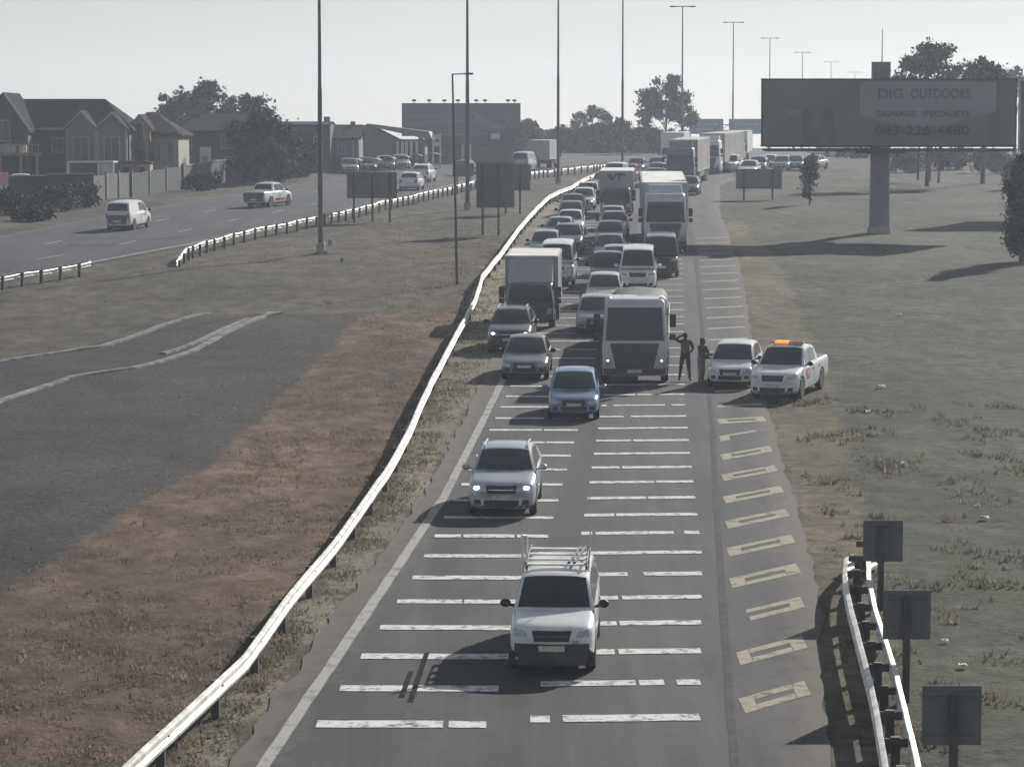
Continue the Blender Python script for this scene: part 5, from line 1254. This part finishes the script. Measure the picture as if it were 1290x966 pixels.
# front wing at the frame edge
xa, xb = X(-60), X(44); xm = X(14); m = MB(); m.prism([(xa, -.4), (xb, -.4), (xb, Z(161)), (xm, Z(118)), (xa, Z(161))], 'y', -3.2, 0.1); wg = m.build('front_wing', M_wall_d, h)
m = MB(); gable_roof(m, 2 * xm - xb, xb, -3.2, 4.4, Z(161), Z(117), axis='y', ov=.2); m.build('wing_roof', M_roof, wg)
m = MB(); m.prism([(xb + .2, Z(161) - .35), (xb + .2, Z(161) - .12), (xm + .1, Z(117) + .02), (xm + .1, Z(117) - .22)], 'y', -3.48, -3.42); m.build('barge_board', M_trim, wg)
windowp(wg, X(6), X(22), Z(178), Z(152), -3.22)
m = MB(); m.box((lerp(X(-40), X(62), .5), -3.9, Z(194)), (X(62) - X(-40), 1.4, .25)); bal = m.build('balcony', M_timber, h)
m = MB()
for i in range(26): m.box((lerp(X(-38), X(60), i / 25), -4.55, (Z(194) + Z(182)) / 2), (.05, .05, Z(182) - Z(194)))
m.box((lerp(X(-40), X(62), .5), -4.55, Z(182)), (X(62) - X(-40), .08, .08)); m.build('railing', M_timber, bal)
m = MB()
for x in (X(-20), X(12), X(38), X(58)): m.box((x, -4.4, Z(194) / 2), (.22, .22, Z(194)))
m.build('balcony_post', M_timber, bal)
for i, (xa_, w_, hh_) in enumerate(((8, .9, .6), (22, 1.1, .75), (40, .6, .7))):
    rr = random.Random(i); q = h.location + Vector((X(xa_), -3.9, Z(194) + .13)); m = MB()
    m.loft([[(w_ * .5 * math.cos(a * .785) * k, .35 * math.sin(a * .785) * k + .0, z) for a in range(8)] for z, k in ((0, 1), (hh_ * .5, 1.05), (hh_ * .85, .8), (hh_, .35))])
    o = m.build('covered_bundle', mat('sheet_pale', (.5, .49, .45), rough=.9, var=.3, vscale=2), None, smooth=60); o.location = q
    tag(o, ['low pale covered bundle on the timber balcony, at the frame edge', 'widest pale covered bundle in the middle of the timber balcony', 'narrow pale covered bundle at the inner end of the timber balcony'][i], 'bundle', 'covered bundles on the balcony')
# C/D: ochre porch gable and cream wing
h, X, Z = house('smaller house with an ochre timber gable on posts and a cream wing', 161, 195)
m = MB(); m.box(((X(165) + X(224)) / 2, 4.5, Z(167) / 2 - .4), (X(224) - X(165), 8, Z(167) + .8)); m.build('wall', M_wall_c, h)
m = MB(); gable_roof(m, X(165), X(224), .5, 8.5, Z(167), Z(141), hip1=2.4, hip0=.8); m.build('roof', M_roof2, h)
m = MB(); m.prism([(X(164), Z(178)), (X(192), Z(178)), (X(192), Z(161)), (X(178), Z(145)), (X(164), Z(161))], 'y', -1.2, -.9); g = m.build('porch_gable', M_gable, h)
m = MB(); m.prism([(X(172), Z(177)), (X(184), Z(177)), (X(182), Z(160)), (X(178), Z(154)), (X(174), Z(160))], 'y', -1.26, -1.205); m.build('vent_panel', M_wall_b, g)
m = MB(); gable_roof(m, X(164), X(192), -1.2, 3, Z(161), Z(144), axis='y', ov=.15, th=.12); m.build('porch_roof', M_roof2, g)
for px in (165, 187): m = MB(); m.box((X(px), -1.05, Z(178) / 2), (.2, .2, Z(178))); m.build('porch_post', M_trim, h)
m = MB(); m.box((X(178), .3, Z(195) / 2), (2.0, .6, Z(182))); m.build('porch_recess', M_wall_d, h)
for (xa, xb) in ((196, 202), (210, 217)): windowp(h, X(xa), X(xb), Z(203), Z(179), .48, bars=0)
m = MB(); m.box((X(207), .4, Z(170)), (X(224) - X(191), .25, .5)); m.build('fascia', M_wall_b, h)
# E
h, X, Z = house('long dark two-storey block half hidden by the trees, one bright opening in its wall', 172, 262)
m = MB(); m.box(((X(222) + X(318)) / 2, 4.5, Z(163) / 2 - .5), (X(318) - X(222), 9, Z(163) + 1)); m.build('wall', M_wall_d, h)
m = MB(); gable_roof(m, X(222), X(318), 0, 9, Z(163), Z(143), hip0=2.2, ov=.4); m.build('roof', M_roof, h)
for (xa, xb, ya, yb) in ((232, 242, 185, 164), (279, 286, 187, 166), (290, 297, 187, 166), (236, 244, 214, 198), (284, 296, 214, 198)): windowp(h, X(xa), X(xb), Z(ya), Z(yb), -.02)
m = MB(); m.box((X(259), -.06, Z(196)), (1.0, .06, 1.5)); po = m.build('opening', M_trimw, h); m = MB(); m.box((X(258), -.1, Z(201)), (.5, .03, .6)); m.build('opening_inset', M_gable, po)  # white board stands in for a lit opening, brightness put into its colour
# F, G
h, X, Z = house('dark flat-topped block behind the nearest tall mast', 188, 388, name='apartment_block', cat='building')
m = MB(); m.box(((X(352) + X(416)) / 2, 4, Z(157) / 2 - .5), (X(416) - X(352), 8, Z(157) + 1)); m.build('wall', M_wall_d, h)
m = MB(); gable_roof(m, X(352), X(413), -.2, 8.2, Z(157), Z(153), ov=.3, th=.1); m.build('roof', M_roof, h)
for (xa, xb) in ((362, 370), (376, 386), (396, 402)): windowp(h, X(xa), X(xb), Z(186), Z(172), -.02)
h, X, Z = house('small two-storey house with a plain dark tiled roof beside the nearest tall mast', 190, 432)
m = MB(); m.box(((X(409) + X(452)) / 2, 4, Z(173) / 2 - .5), (X(452) - X(409), 8, Z(173) + 1)); m.build('wall', M_wall_t, h)
m = MB(); gable_roof(m, X(409), X(452), 0, 8, Z(173), Z(157), hip1=0, ov=.25); rf = m.build('roof', M_roof, h)
m = MB(); m.box((X(409), 4, Z(154)), (.6, .6, 1.1)); m.box((X(442), 4, Z(157)), (.5, .5, .6)); m.build('chimney', M_wall_b, rf)
for (xa, xb) in ((409, 413), (427, 434)): windowp(h, X(xa), X(xb), Z(194), Z(182), -.02)
for px in (414, 445, 451): m = MB(); m.box((X(px), -.1, Z(186)), (.22, .2, Z(175) - Z(202))); m.build('pilaster', M_trim, h)
# H: shed with white piers, pylon, brown shop
h, X, Z = house('green-grey showroom shed with a row of white piers', 205, 490, name='showroom', cat='building')
m = MB(); m.prism([(X(446), -1.5), (X(535), -1.5), (X(535), Z(176)), (X(500), Z(176)), (X(464), Z(158)), (X(446), Z(166))], 'y', 0, 12); m.build('wall', mat('wall_green_grey', (.13, .15, .15), rough=.8, var=.15, vscale=.4), h)
m = MB(); m.prism([(X(446) - .3, Z(167)), (X(446) - .3, Z(165)), (X(464), Z(156)), (X(540), Z(166)), (X(545), Z(176)), (X(540), Z(176)), (X(464), Z(159))], 'y', -.4, 12.4); m.build('roof', mat('roof_green_grey', (.15, .165, .165), rough=.7, var=.15, vscale=.6), h)
for px in (501, 507, 512, 518, 525): m = MB(); m.box((X(px), -.3, Z(190)), (.3, .3, Z(179) - Z(202))); m.build('pier', M_trimw, h)
h, X, Z = house('brown shop box with a pale doorway post beside the second tall mast', 214, 575, name='shop', cat='building')
m = MB(); m.box(((X(536) + X(648)) / 2, 4, Z(186) / 2 - .7), (X(648) - X(536), 8, Z(186) + 1.4)); m.build('wall', M_wall_b, h)
m = MB(); m.box(((X(536) + X(648)) / 2, 4, Z(170) / 2 + Z(186) / 2), (X(648) - X(536) + .2, 8.2, Z(170) - Z(186))); m.build('fascia', M_wall_d, h)
for px in (583, 592): m = MB(); m.box((X(px), -.2, Z(197)), (.35, .3, Z(183) - Z(212))); m.build('pier', M_trimw, h)
m = MB(); m.box((X(624), -.12, Z(172)), (1.0, .14, .6)); m.build('wall_sign', M_trimw, h)
m = MB(); m.box((X(615), -.06, Z(198)), (3.0, .1, 2.4)); m.build('shutter', M_grey, h)
q = atk(550, 200, 200); zq = gz(q.x, q.y); py = thing('pylon_sign', 'tall white ladder-like pylon sign beside the showroom piers', 'sign', (q.x, q.y, zq)); s = q.y / FPX
zt = atk(550, 168, 200).z - zq
m = MB()
for px in (-4.5, 4.5): m.box((px * s, 0, zt / 2), (.16, .2, zt))
m.build('post', M_trimw, py); m = MB()
for z in (zt - .35, zt - 1.15): m.box((0, -.02, z), (8.5 * s - .14, .16, .5))
m.build('sign_board', M_trimw, py)
# carports: vaulted pale canopies
for i, (xa, xb) in enumerate(((431, 456), (457, 480), (481, 498), (497, 516), (517, 532), (531, 556))):
    Dk = (188 + i * 4) * K; q = at((xa + xb) / 2, 212, Dk); zq = gz(q.x, Dk); s = Dk / FPX; w = (xb - xa) * s; zt = max(1.35, at(440, 200, Dk).z - zq)
    t = thing('carport', ['pale vaulted carport at the mast end of the row', 'second vaulted carport in the row from the mast end', 'narrow grey vaulted carport in the middle of the row', 'pinkish vaulted carport in the middle of the row', 'brownish narrow vaulted carport above the parked white cars', 'long pale vaulted carport nearest the brown shop'][i], 'carport', (q.x, Dk, zq), group='vaulted carports in a row')
    m = MB(); rows = []; rb = []
    for k in range(9):
        u = k / 8; x = (u - .5) * w; z = zt - .6 + .6 * math.sin(math.pi * (.12 + u * .62))
        rows.append([(x, -2, z), (x, 2.5, z)]); rb.append([(x, -2, z - .06), (x, 2.5, z - .06)])
    m.grid(rows); m.grid(rb); m.loft([[r[0] for r in rows], [r[0] for r in rb]], closed=False, caps=False); m.build('canopy', mat(['cp_a', 'cp_a', 'cp_b', 'cp_c', 'cp_d', 'cp_e'][i], [(.24, .25, .26), (.24, .25, .26), (.28, .28, .29), (.30, .25, .24), (.22, .18, .17), (.40, .41, .42)][i], rough=.7, var=.12, vscale=1.2), t, smooth=40)
    for sx in (-.46, .46):
        for yy in (-1.8, 2.3): m = MB(); m.cyl((sx * w, yy, -.2), (sx * w, yy, zt - .45), .05, n=6); m.build('post', M_pole, t)
for i, (px, D, k, pm, lb) in enumerate([(441, 186, 'hatchback', P_silver, 'silver hatchback parked in front of the mast-end carport'), (463, 190, 'sedan', P_dgrey, 'dark saloon parked in front of the second carport'), (487, 194.5, 'hatchback', P_lgrey, 'light grey hatchback parked in front of the middle carports'), (506, 198.5, 'sedan', P_white, 'white saloon parked in front of the pinkish carport')]):
    q = atk(px, 213, D); c_ = car(k, pm, 800, 300, lb, 'hatchback' if k == 'hatchback' else 'saloon car', group='cars parked by the carports'); place(c_, q.x, q.y, 0, 0.15)
# boundary walls, fence panels, kiosks
def wall_run(label, px, h_, m, th=.2, name='boundary_wall', cat='wall', posts=0, cap=True):
    pts = [pg(x, y) for x, y in px]; o = pts[0]; t = thing(name, label, cat, (o.x, o.y, gz(o.x, o.y)), group='walls and fences along the other carriageway')
    mb = MB(); mc = MB()
    for a, b in zip(pts[:-1], pts[1:]):
        d = b - a; d.z = 0; n = max(1, int(d.length / 3)); R = Matrix.Rotation(math.atan2(d.y, d.x), 3, 'Z')
        for k in range(n):
            p = a.lerp(b, (k + .5) / n); z = gz(p.x, p.y) - t.location.z
            mb.box(p - Vector((o.x, o.y, p.z)) + Vector((0, 0, z + h_ / 2 - .3)), (d.length / n + .02, th, h_ + .6), 0, R)
            if cap: mc.box(p - Vector((o.x, o.y, p.z)) + Vector((0, 0, z + h_ + .04)), (d.length / n + .02, th + .1, .08), 0, R)
    mb.build('wall_panel', m, t)
    if cap: mc.build('coping', M_conc, t)
    if posts:
        for a, b in zip(pts[:-1], pts[1:]):
            n = max(1, int((b - a).length / posts))
            for k in range(n + 1):
                p = a.lerp(b, k / n); z = gz(p.x, p.y) - t.location.z; m2 = MB(); m2.box(p - Vector((o.x, o.y, p.z)) + Vector((.0, -.16, z + h_ / 2)), (.2, .2, h_ + .35)); m2.build('post', M_trim, t)
    return t
wall_run('long dark wall in front of the timber balcony house', [(-60, 262), (60, 259), (117, 257)], 2.2, mat('wall_near_black', (.03, .032, .034), rough=.9, var=.3, vscale=.8))  # near-black base colour over the whole wall
wall_run('pale slatted fence panel between the dark wall and the van', [(118, 256), (165, 249)], 1.9, mat('fence_pale', (.11, .108, .104), rough=.85, var=.25, vscale=2.4), th=.1, name='slat_fence', cat='fence', posts=3, cap=False)
wall_run('dull grey fence panel continuing the pale slatted fence', [(166, 249), (230, 239)], 1.9, mat('fence_dull', (.042, .046, .048), rough=.85, var=.25, vscale=2.4), th=.1, name='slat_fence', cat='fence', posts=4, cap=False)
wall_run('dark wall with pale posts below the dark trees', [(231, 239), (330, 225), (430, 211)], 2.0, M_wall_d, posts=5)
q = atk(114, 225, 155); zq = gz(q.x, q.y); s = q.y / FPX
t = thing('carport', 'flat-roofed carport with a white front frame behind the dark wall', 'carport', (q.x, q.y, zq)); zt = atk(114, 203, 155).z - zq
m = MB(); m.box((0, 1.5, zt - .08), (58 * s, 3, .14)); m.build('roof_slab', M_trimw, t)
for sx in (-28, 10, 28): m = MB(); m.box((sx * s, .1, zt / 2 - .2), (.2, .2, zt - .0)); m.build('post', M_trimw, t)
m = MB(); m.box((-9 * s, 2.8, zt / 2), (38 * s, .15, zt - .2)); m.build('back_wall', M_wall_b, t)
m = MB(); rows = [[(lerp(11, 27, u) * s, .05 + .08 * math.sin(u * 22), lerp(zt - .2, zt * .3, v)) for u in [k / 16 for k in range(17)]] for v in (0, .5, 1)]; m.grid(rows); m.grid([[(x, y + .04, z) for x, y, z in r] for r in rows]); m.build('curtain', mat('curtain_white', (.6, .6, .57), rough=.9, var=.2, vscale=2), t, smooth=50)
for (pa, pb, m_, lb) in ((152, 171, mat('stall_red', (.26, .16, .14), rough=.85, var=.35, vscale=1.5), 'reddish stall hut half hidden by the dull fence'), (172, 189, mat('stall_tan', (.34, .24, .19), rough=.85, var=.3, vscale=1.5), 'tan wooden hut next to the reddish stall hut')):
    q = atk((pa + pb) / 2, 225, 157); zq = gz(q.x, q.y); s = q.y / FPX; zt = atk(160, 206, 157).z - zq; w = (pb - pa) * s
    t = thing('wooden_hut', lb, 'hut', (q.x, q.y, zq), group='wooden huts behind the fence')
    m = MB(); m.box((0, 1, zt / 2 - .1), (w, 2, zt + .1)); m.build('wall', m_, t); m = MB(); m.prism([(-w / 2 - .12, zt - .0), (w / 2 + .12, zt + .0), (w / 2 + .12, zt + .1), (0, zt + .22), (-w / 2 - .12, zt + .1)], 'y', -.15, 2.15); m.build('roof', M_roof2, t)
    m = MB(); m.box((-.12 * w, -.02, zt * .72), (w * .4, .06, zt * .3)); m.build('hatch', M_dark, t)
q = atk(3, 262, 136); zq = gz(q.x, q.y); s = q.y / FPX
t = thing('roadside_sign', 'pink and white notice board cut by the frame edge', 'sign', (q.x, q.y, zq)); za, zb_ = atk(3, 246, 136).z - zq, atk(3, 217, 136).z - zq
m = MB(); m.box((-.1, 0, (za + zb_) / 2), (19 * s, .06, zb_ - za)); pn = m.build('panel', mat('notice_pink', (.62, .32, .34), rough=.6, var=.12, vscale=2), t)
m = MB(); m.box((-.1, -.045, lerp(za, zb_, .33)), (15 * s, .02, .22)); m.box((-.1, -.045, lerp(za, zb_, .08)), (17 * s, .02, .2)); m.build('notice_band', M_trimw, pn)
for sx in (-.45, .3): m = MB(); m.cyl((sx, .07, -.2), (sx, .07, zb_ - .1), .04, n=8); m.build('post', M_post, t)
for (px, py_, D, k, pm, lb) in ((103, 222, 154, 'hatchback', P_white, 'white hatchback parked under the white-framed carport'), (27, 219, 148, 'pickup', P_white, 'white pickup parked below the timber balcony'), (46, 219, 150, 'hatchback', P_white, 'white hatchback parked below the timber balcony')):
    q = atk(px, py_, D); c_ = car(k, pm, 800, 300, lb, 'pickup' if k == 'pickup' else 'hatchback', group='cars parked in the yards', opts=('chrome',) if k == 'pickup' else ()); place(c_, q.x, q.y, 0, .2)

# ---------------------------------------------------------------- trees
LEAFS = {'green': [(.045, .064, .03), (.068, .09, .04), (.034, .048, .026)], 'euc': [(.048, .06, .04), (.075, .09, .056), (.036, .045, .034)], 'dark': [(.024, .037, .02), (.038, .054, .028), (.016, .025, .015)], 'dry': [(.10, .085, .065), (.07, .062, .05), (.13, .11, .085)]}
M_bark = mat('bark', (.075, .06, .05), rough=.95, var=.35, vscale=5, bump=.4); M_barkp = mat('bark_pale', (.26, .24, .21), rough=.9, var=.3, vscale=3)
def tree(label, base, h, lobes, n, leaf=.34, pal='green', name='tree', trunk=.22, bark=None, group='trees around the motorway', seed=0, cat='tree', gap=.25, limbs=True):
    """lobes: (dx, dy, z, rx, rz) ellipsoids of the crown, metres from the trunk foot"""
    r = np.random.RandomState(seed); z0 = gz(base.x, base.y); t = thing(name, label, cat, (base.x, base.y, z0), group=group)
    m = MB(); top = max(l[2] for l in lobes); m.cyl((0, 0, -.3), (.1, 0, top * .45), trunk, trunk * .62, n=9); m.cyl((.1, 0, top * .45), (.0, .1, top * .85), trunk * .62, trunk * .25, n=7)
    if limbs:
        for l in lobes:
            a = Vector((.08, 0, min(l[2] * .75, top * .5) * r.uniform(.5, 1))); b = Vector((l[0], l[1], l[2])); c = a.lerp(b, .55) + Vector((0, 0, -.1 * l[3])); m.cyl(a, c, trunk * .4, trunk * .26, n=6); m.cyl(c, b, trunk * .26, trunk * .09, n=5)
            for _ in range(4):
                e = b + Vector((r.uniform(-.7, .7) * l[3], r.uniform(-.7, .7) * l[3], r.uniform(-.3, .8) * l[4])); m.cyl(b.lerp(c, r.uniform(0, .6)), e, trunk * .11, trunk * .03, n=4)
    m.build('trunk', bark or M_bark, t, smooth=50)
    V = []; Fc = []; MI = []; vol = np.array([l[3] ** 2 * l[4] for l in lobes]); vol = vol ** .75; vol /= vol.sum()
    cl = []
    for l, f in zip(lobes, vol):            # sub-clumps so the outline is uneven
        for _ in range(max(5, int(42 * f ** .6))):
            d = r.normal(size=3); d /= np.linalg.norm(d); k = r.uniform(.45, 1.0) ** .6; cl.append((l[0] + d[0] * l[3] * k, l[1] + d[1] * l[3] * k, l[2] + d[2] * l[4] * k, (.20 + .30 * r.uniform()) * min(l[3], l[4]) + .12, r.randint(3)))
    cl = [c for c in cl if r.uniform() > gap * .4]
    per = max(3, int(1.8 * n) // len(cl)); leaf *= 1.25
    for (x, y, z, s, mi) in cl:
        for _ in range(per):
            d = r.normal(size=3) * s * .62; c = np.array([x, y, z]) + d * np.array([1, 1, .8]); a = r.normal(size=3); a /= np.linalg.norm(a); b = np.cross(a, r.normal(size=3)); b /= np.linalg.norm(b) + 1e-6; q = leaf * r.uniform(.5, 1.2); o = len(V)
            V += [tuple(c - a * q * .5), tuple(c + b * q * .26), tuple(c + a * q * .5), tuple(c - b * q * .26)]; Fc.append((o, o + 1, o + 2, o + 3)); MI.append(mi if r.uniform() < .75 else r.randint(3))
    me = bpy.data.meshes.new('crown'); me.from_pydata(V, [], Fc)
    for k, c in enumerate(LEAFS[pal]): me.materials.append(mat(f'leaf_{pal}_{k}', c, rough=.75, var=.25, vscale=.5, spec=.3))
    me.polygons.foreach_set('material_index', MI); o = bpy.data.objects.new('crown', me); COL.objects.link(o); o.parent = t
    return t
def tpx(label, px, top, D, wpx, lobes, n, **k):
    """a tree at depth D with its foot under pixel column px, its top at pixel row top, lobes given in units of the half width and of the height"""
    D = D * K; q = at(px, 200, D); z = gz(q.x, D); h = max(.9, at(px, top, D).z - z); hw_ = wpx / 2 * D / FPX
    return tree(label, Vector((q.x, D, z)), h, [(a * hw_, b * hw_, c * h, rx * hw_, rz * h) for a, b, c, rx, rz in lobes], n, **k)
ROUND = [(-.45, 0, .62, .5, .2), (.4, .2, .64, .52, .2), (0, -.1, .8, .5, .18), (-.1, .3, .5, .6, .2), (.55, -.2, .45, .4, .15), (-.6, .1, .42, .38, .14)]
TALL = [(-.5, 0, .7, .34, .14), (-.3, .1, .86, .3, .12), (.35, 0, .84, .34, .14), (.5, .1, .66, .4, .13), (.0, .2, .55, .5, .13), (.7, -.1, .48, .32, .11), (-.65, .1, .48, .3, .1), (.2, -.1, .95, .2, .06)]
tpx('broad grey-green tree rising over the roof of the long dark block', 252, 101, 205, 108, ROUND + [(.2, 0, .9, .35, .1), (-.75, 0, .72, .25, .1)], 5200, pal='euc', seed=1, leaf=.42)
tpx('smaller loose tree over the end of the long dark block', 318, 116, 200, 62, ROUND + [(.1, 0, .9, .25, .1)], 3000, pal='euc', seed=2, leaf=.4)
tpx('dark dense tree in front of the long dark block, its crown against the sky', 322, 137, 168, 72, ROUND + [(-.2, 0, .25, .7, .2), (.3, 0, .22, .7, .2)], 5200, pal='dark', seed=3, leaf=.36, trunk=.3)
tpx('dark bushy tree next to the dense dark tree, with a sloping crown', 352, 152, 172, 50, ROUND + [(0, 0, .25, .8, .2)], 3600, pal='dark', seed=4, leaf=.36)
tpx('low green tree between the dark bushy tree and the nearest tall mast', 377, 168, 180, 48, ROUND + [(0, 0, .25, .8, .2)], 3200, pal='green', seed=5, leaf=.36)
tpx('dark tree at the frame edge behind the slate roof', -8, 112, 176, 60, ROUND, 2600, pal='dark', seed=6, leaf=.4)
tl = [(661, 152, 268, 48, 'dark', 'dark tree beside the wide navy billboard'), (690, 164, 272, 46, 'dry', 'low thin brownish tree right of the navy billboard'), (716, 158, 266, 60, 'dark', 'dark dense tree behind the third tall mast'), (748, 152, 262, 64, 'dark', 'dark dense tree below the wispy bare-branched tree'), (782, 149, 266, 66, 'dark', 'dark round-topped tree behind the fourth tall mast'), (816, 158, 262, 52, 'dark', 'dark tree at the foot of the ragged eucalyptus'), (846, 163, 280, 54, 'green', 'low green tree behind the pale white-roofed truck'), (634, 176, 250, 46, 'dark', 'dark bushy tree behind the brown shop')]
for i, (px, top, D, w, pal, lb) in enumerate(tl): tpx(lb, px, top, D, w, ROUND + [(-.3, 0, .22, .75, .22), (.35, 0, .2, .75, .22)], 4200, pal=pal, seed=20 + i, leaf=.5, gap=.1, trunk=.26)
tpx('wispy bare-branched tree standing above the dark tree line', 746, 131, 275, 62, [(-.4, 0, .72, .4, .12), (.3, 0, .78, .42, .13), (0, 0, .88, .35, .09), (.6, 0, .68, .25, .08), (-.65, 0, .6, .25, .1)], 1100, pal='dry', seed=40, leaf=.4)
tpx('tall ragged eucalyptus with open crown beside the blue gantry', 838, 97, 258, 74, TALL, 4200, pal='euc', seed=41, leaf=.46, bark=M_barkp, gap=.5)
tpx('tall open tree showing over the top of the phone-number billboard', 1168, 51, 165, 90, [(-.8, 0, .72, .26, .07), (-.5, 0, .80, .28, .09), (0, 0, .86, .42, .10), (.25, .1, .92, .34, .07), (.55, 0, .76, .3, .09), (0, 0, .68, .6, .08)], 3600, pal='green', seed=42, leaf=.36, trunk=.2)
tpx('rounder tree showing over the corner of the phone-number billboard', 1238, 73, 168, 54, [(-.4, 0, .86, .45, .10), (.4, 0, .84, .5, .1), (0, 0, .74, .7, .12), (0, 0, .92, .3, .06)], 3000, pal='dark', seed=43, leaf=.36)
tpx('faint bare tree far behind the end of the phone-number billboard', 1278, 82, 240, 40, [(-.3, 0, .8, .4, .12), (.4, 0, .78, .4, .12), (0, 0, .9, .3, .08)], 700, pal='dry', seed=44, leaf=.4)
tpx('dark cypress-shaped tree cut by the frame edge on the slope', 1290, 190, 104, 42, [(0, 0, .2, .85, .18), (0, .1, .4, .9, .2), (-.1, 0, .62, .8, .2), (.1, 0, .82, .6, .14), (0, 0, .94, .35, .06)], 5000, pal='dark', seed=45, leaf=.26, limbs=False)
tpx('small grey leafless bush on the slope left of the billboard column', 1020, 193, 142, 22, [(0, 0, .6, .8, .3), (.3, 0, .82, .5, .15), (-.3, 0, .35, .5, .2)], 700, pal='dry', seed=46, leaf=.26, name='bush', cat='bush', trunk=.07, group='bushes on the far slope')
BUSH = [(-.5, 0, .5, .5, .4), (.4, .1, .55, .55, .4), (0, 0, .72, .5, .26), (.1, -.3, .35, .6, .3)]
for i, (px, top, D, w, pal, lb) in enumerate([(1078, 187, 232, 48, 'dark', 'dark green bush under the billboard beside the far white row'), (1142, 188, 190, 60, 'dry', 'brown bush right behind the billboard column'), (1195, 186, 196, 66, 'dark', 'dark bush behind the slim tree trunks under the billboard'), (1250, 188, 188, 56, 'dry', 'dull brown bush under the corner of the billboard'), (1285, 200, 160, 40, 'green', 'green bush beside the dark cypress-shaped tree'), (1090, 190, 250, 40, 'dark', 'low dark bush at the crest past the far row of white minibuses')]):
    tpx(lb, px, top, D, w, BUSH, 1500, pal=pal, seed=60 + i, leaf=.34, name='bush', cat='bush', trunk=.06, group='bushes on the far slope', gap=.1)
for i, (px, top, D, w, lb) in enumerate([(40, 268, 128, 60, 'low dark bush at the verge in front of the long dark wall'), (255, 226, 158, 46, 'low bush in front of the wall with pale posts'), (4, 246, 133, 62, 'dark overgrown bush under the pink and white notice board'), (70, 240, 137, 70, 'wide dark shrub against the middle of the long dark wall'), (104, 238, 140, 44, 'dark shrub at the end of the long dark wall by the pale fence')]):
    tpx(lb, px, top - 6, D, w, BUSH, 900, pal='dark', seed=80 + i, leaf=.26, name='bush', cat='bush', trunk=.05, group='bushes on the far verge', gap=.1)
for i, px in enumerate((1156, 1171, 1182)):
    q = pg(px, 226 + 2 * i); t = thing('slim_tree', ['slim dark trunk nearest the billboard column', 'slim trunk in the middle of the three under the billboard', 'slim trunk farthest from the billboard column'][i], 'tree', (q.x, q.y, gz(q.x, q.y)), group='slim trunks under the billboard')
    m = MB(); m.cyl((0, 0, -.2), (.1, 0, 3.2), .11, .08, n=7); m.cyl((.1, 0, 3.2), (-.1, .2, 5.6), .08, .03, n=6); m.cyl((.08, 0, 2.8), (.7, .1, 4.6), .05, .02, n=5); m.build('trunk', M_bark, t)
    rr = np.random.RandomState(i); V = []; Fc = []
    for _ in range(260):
        c = np.array([rr.normal(0, .55), rr.normal(0, .5), 4.6 + rr.normal(0, .7)]); a = rr.normal(size=3); a /= np.linalg.norm(a); b = np.cross(a, rr.normal(size=3)); b /= np.linalg.norm(b); o = len(V); s = .3
        V += [tuple(c - a * s * .5), tuple(c + b * s * .26), tuple(c + a * s * .5), tuple(c - b * s * .26)]; Fc.append((o, o + 1, o + 2, o + 3))
    me = bpy.data.meshes.new('crown'); me.from_pydata(V, [], Fc); me.materials.append(mat('leaf_dark_0', (.028, .04, .027))); o = bpy.data.objects.new('crown', me); COL.objects.link(o); o.parent = t

# ---------------------------------------------------------------- haze in the air
m = MB(); m.box((60, 740, 0), (1700, 1560, 10)); hz = m.build('haze', [], None)
for v in hz.data.vertices: v.co.z = -60.0 if v.co.z < 0 else 46.0
hm = bpy.data.materials.new('haze_air'); hm.use_nodes = True; nt = hm.node_tree; nt.nodes.remove(nt.nodes['Principled BSDF'])
pv = nt.nodes.new('ShaderNodeVolumePrincipled'); pv.inputs['Color'].default_value = (.78, .86, .98, 1); pv.inputs['Density'].default_value = HAZE_DENSITY; pv.inputs['Anisotropy'].default_value = .35
nt.links.new(pv.outputs[0], nt.nodes['Material Output'].inputs['Volume']); hz.data.materials.append(hm); tag(hz, kind='stuff')
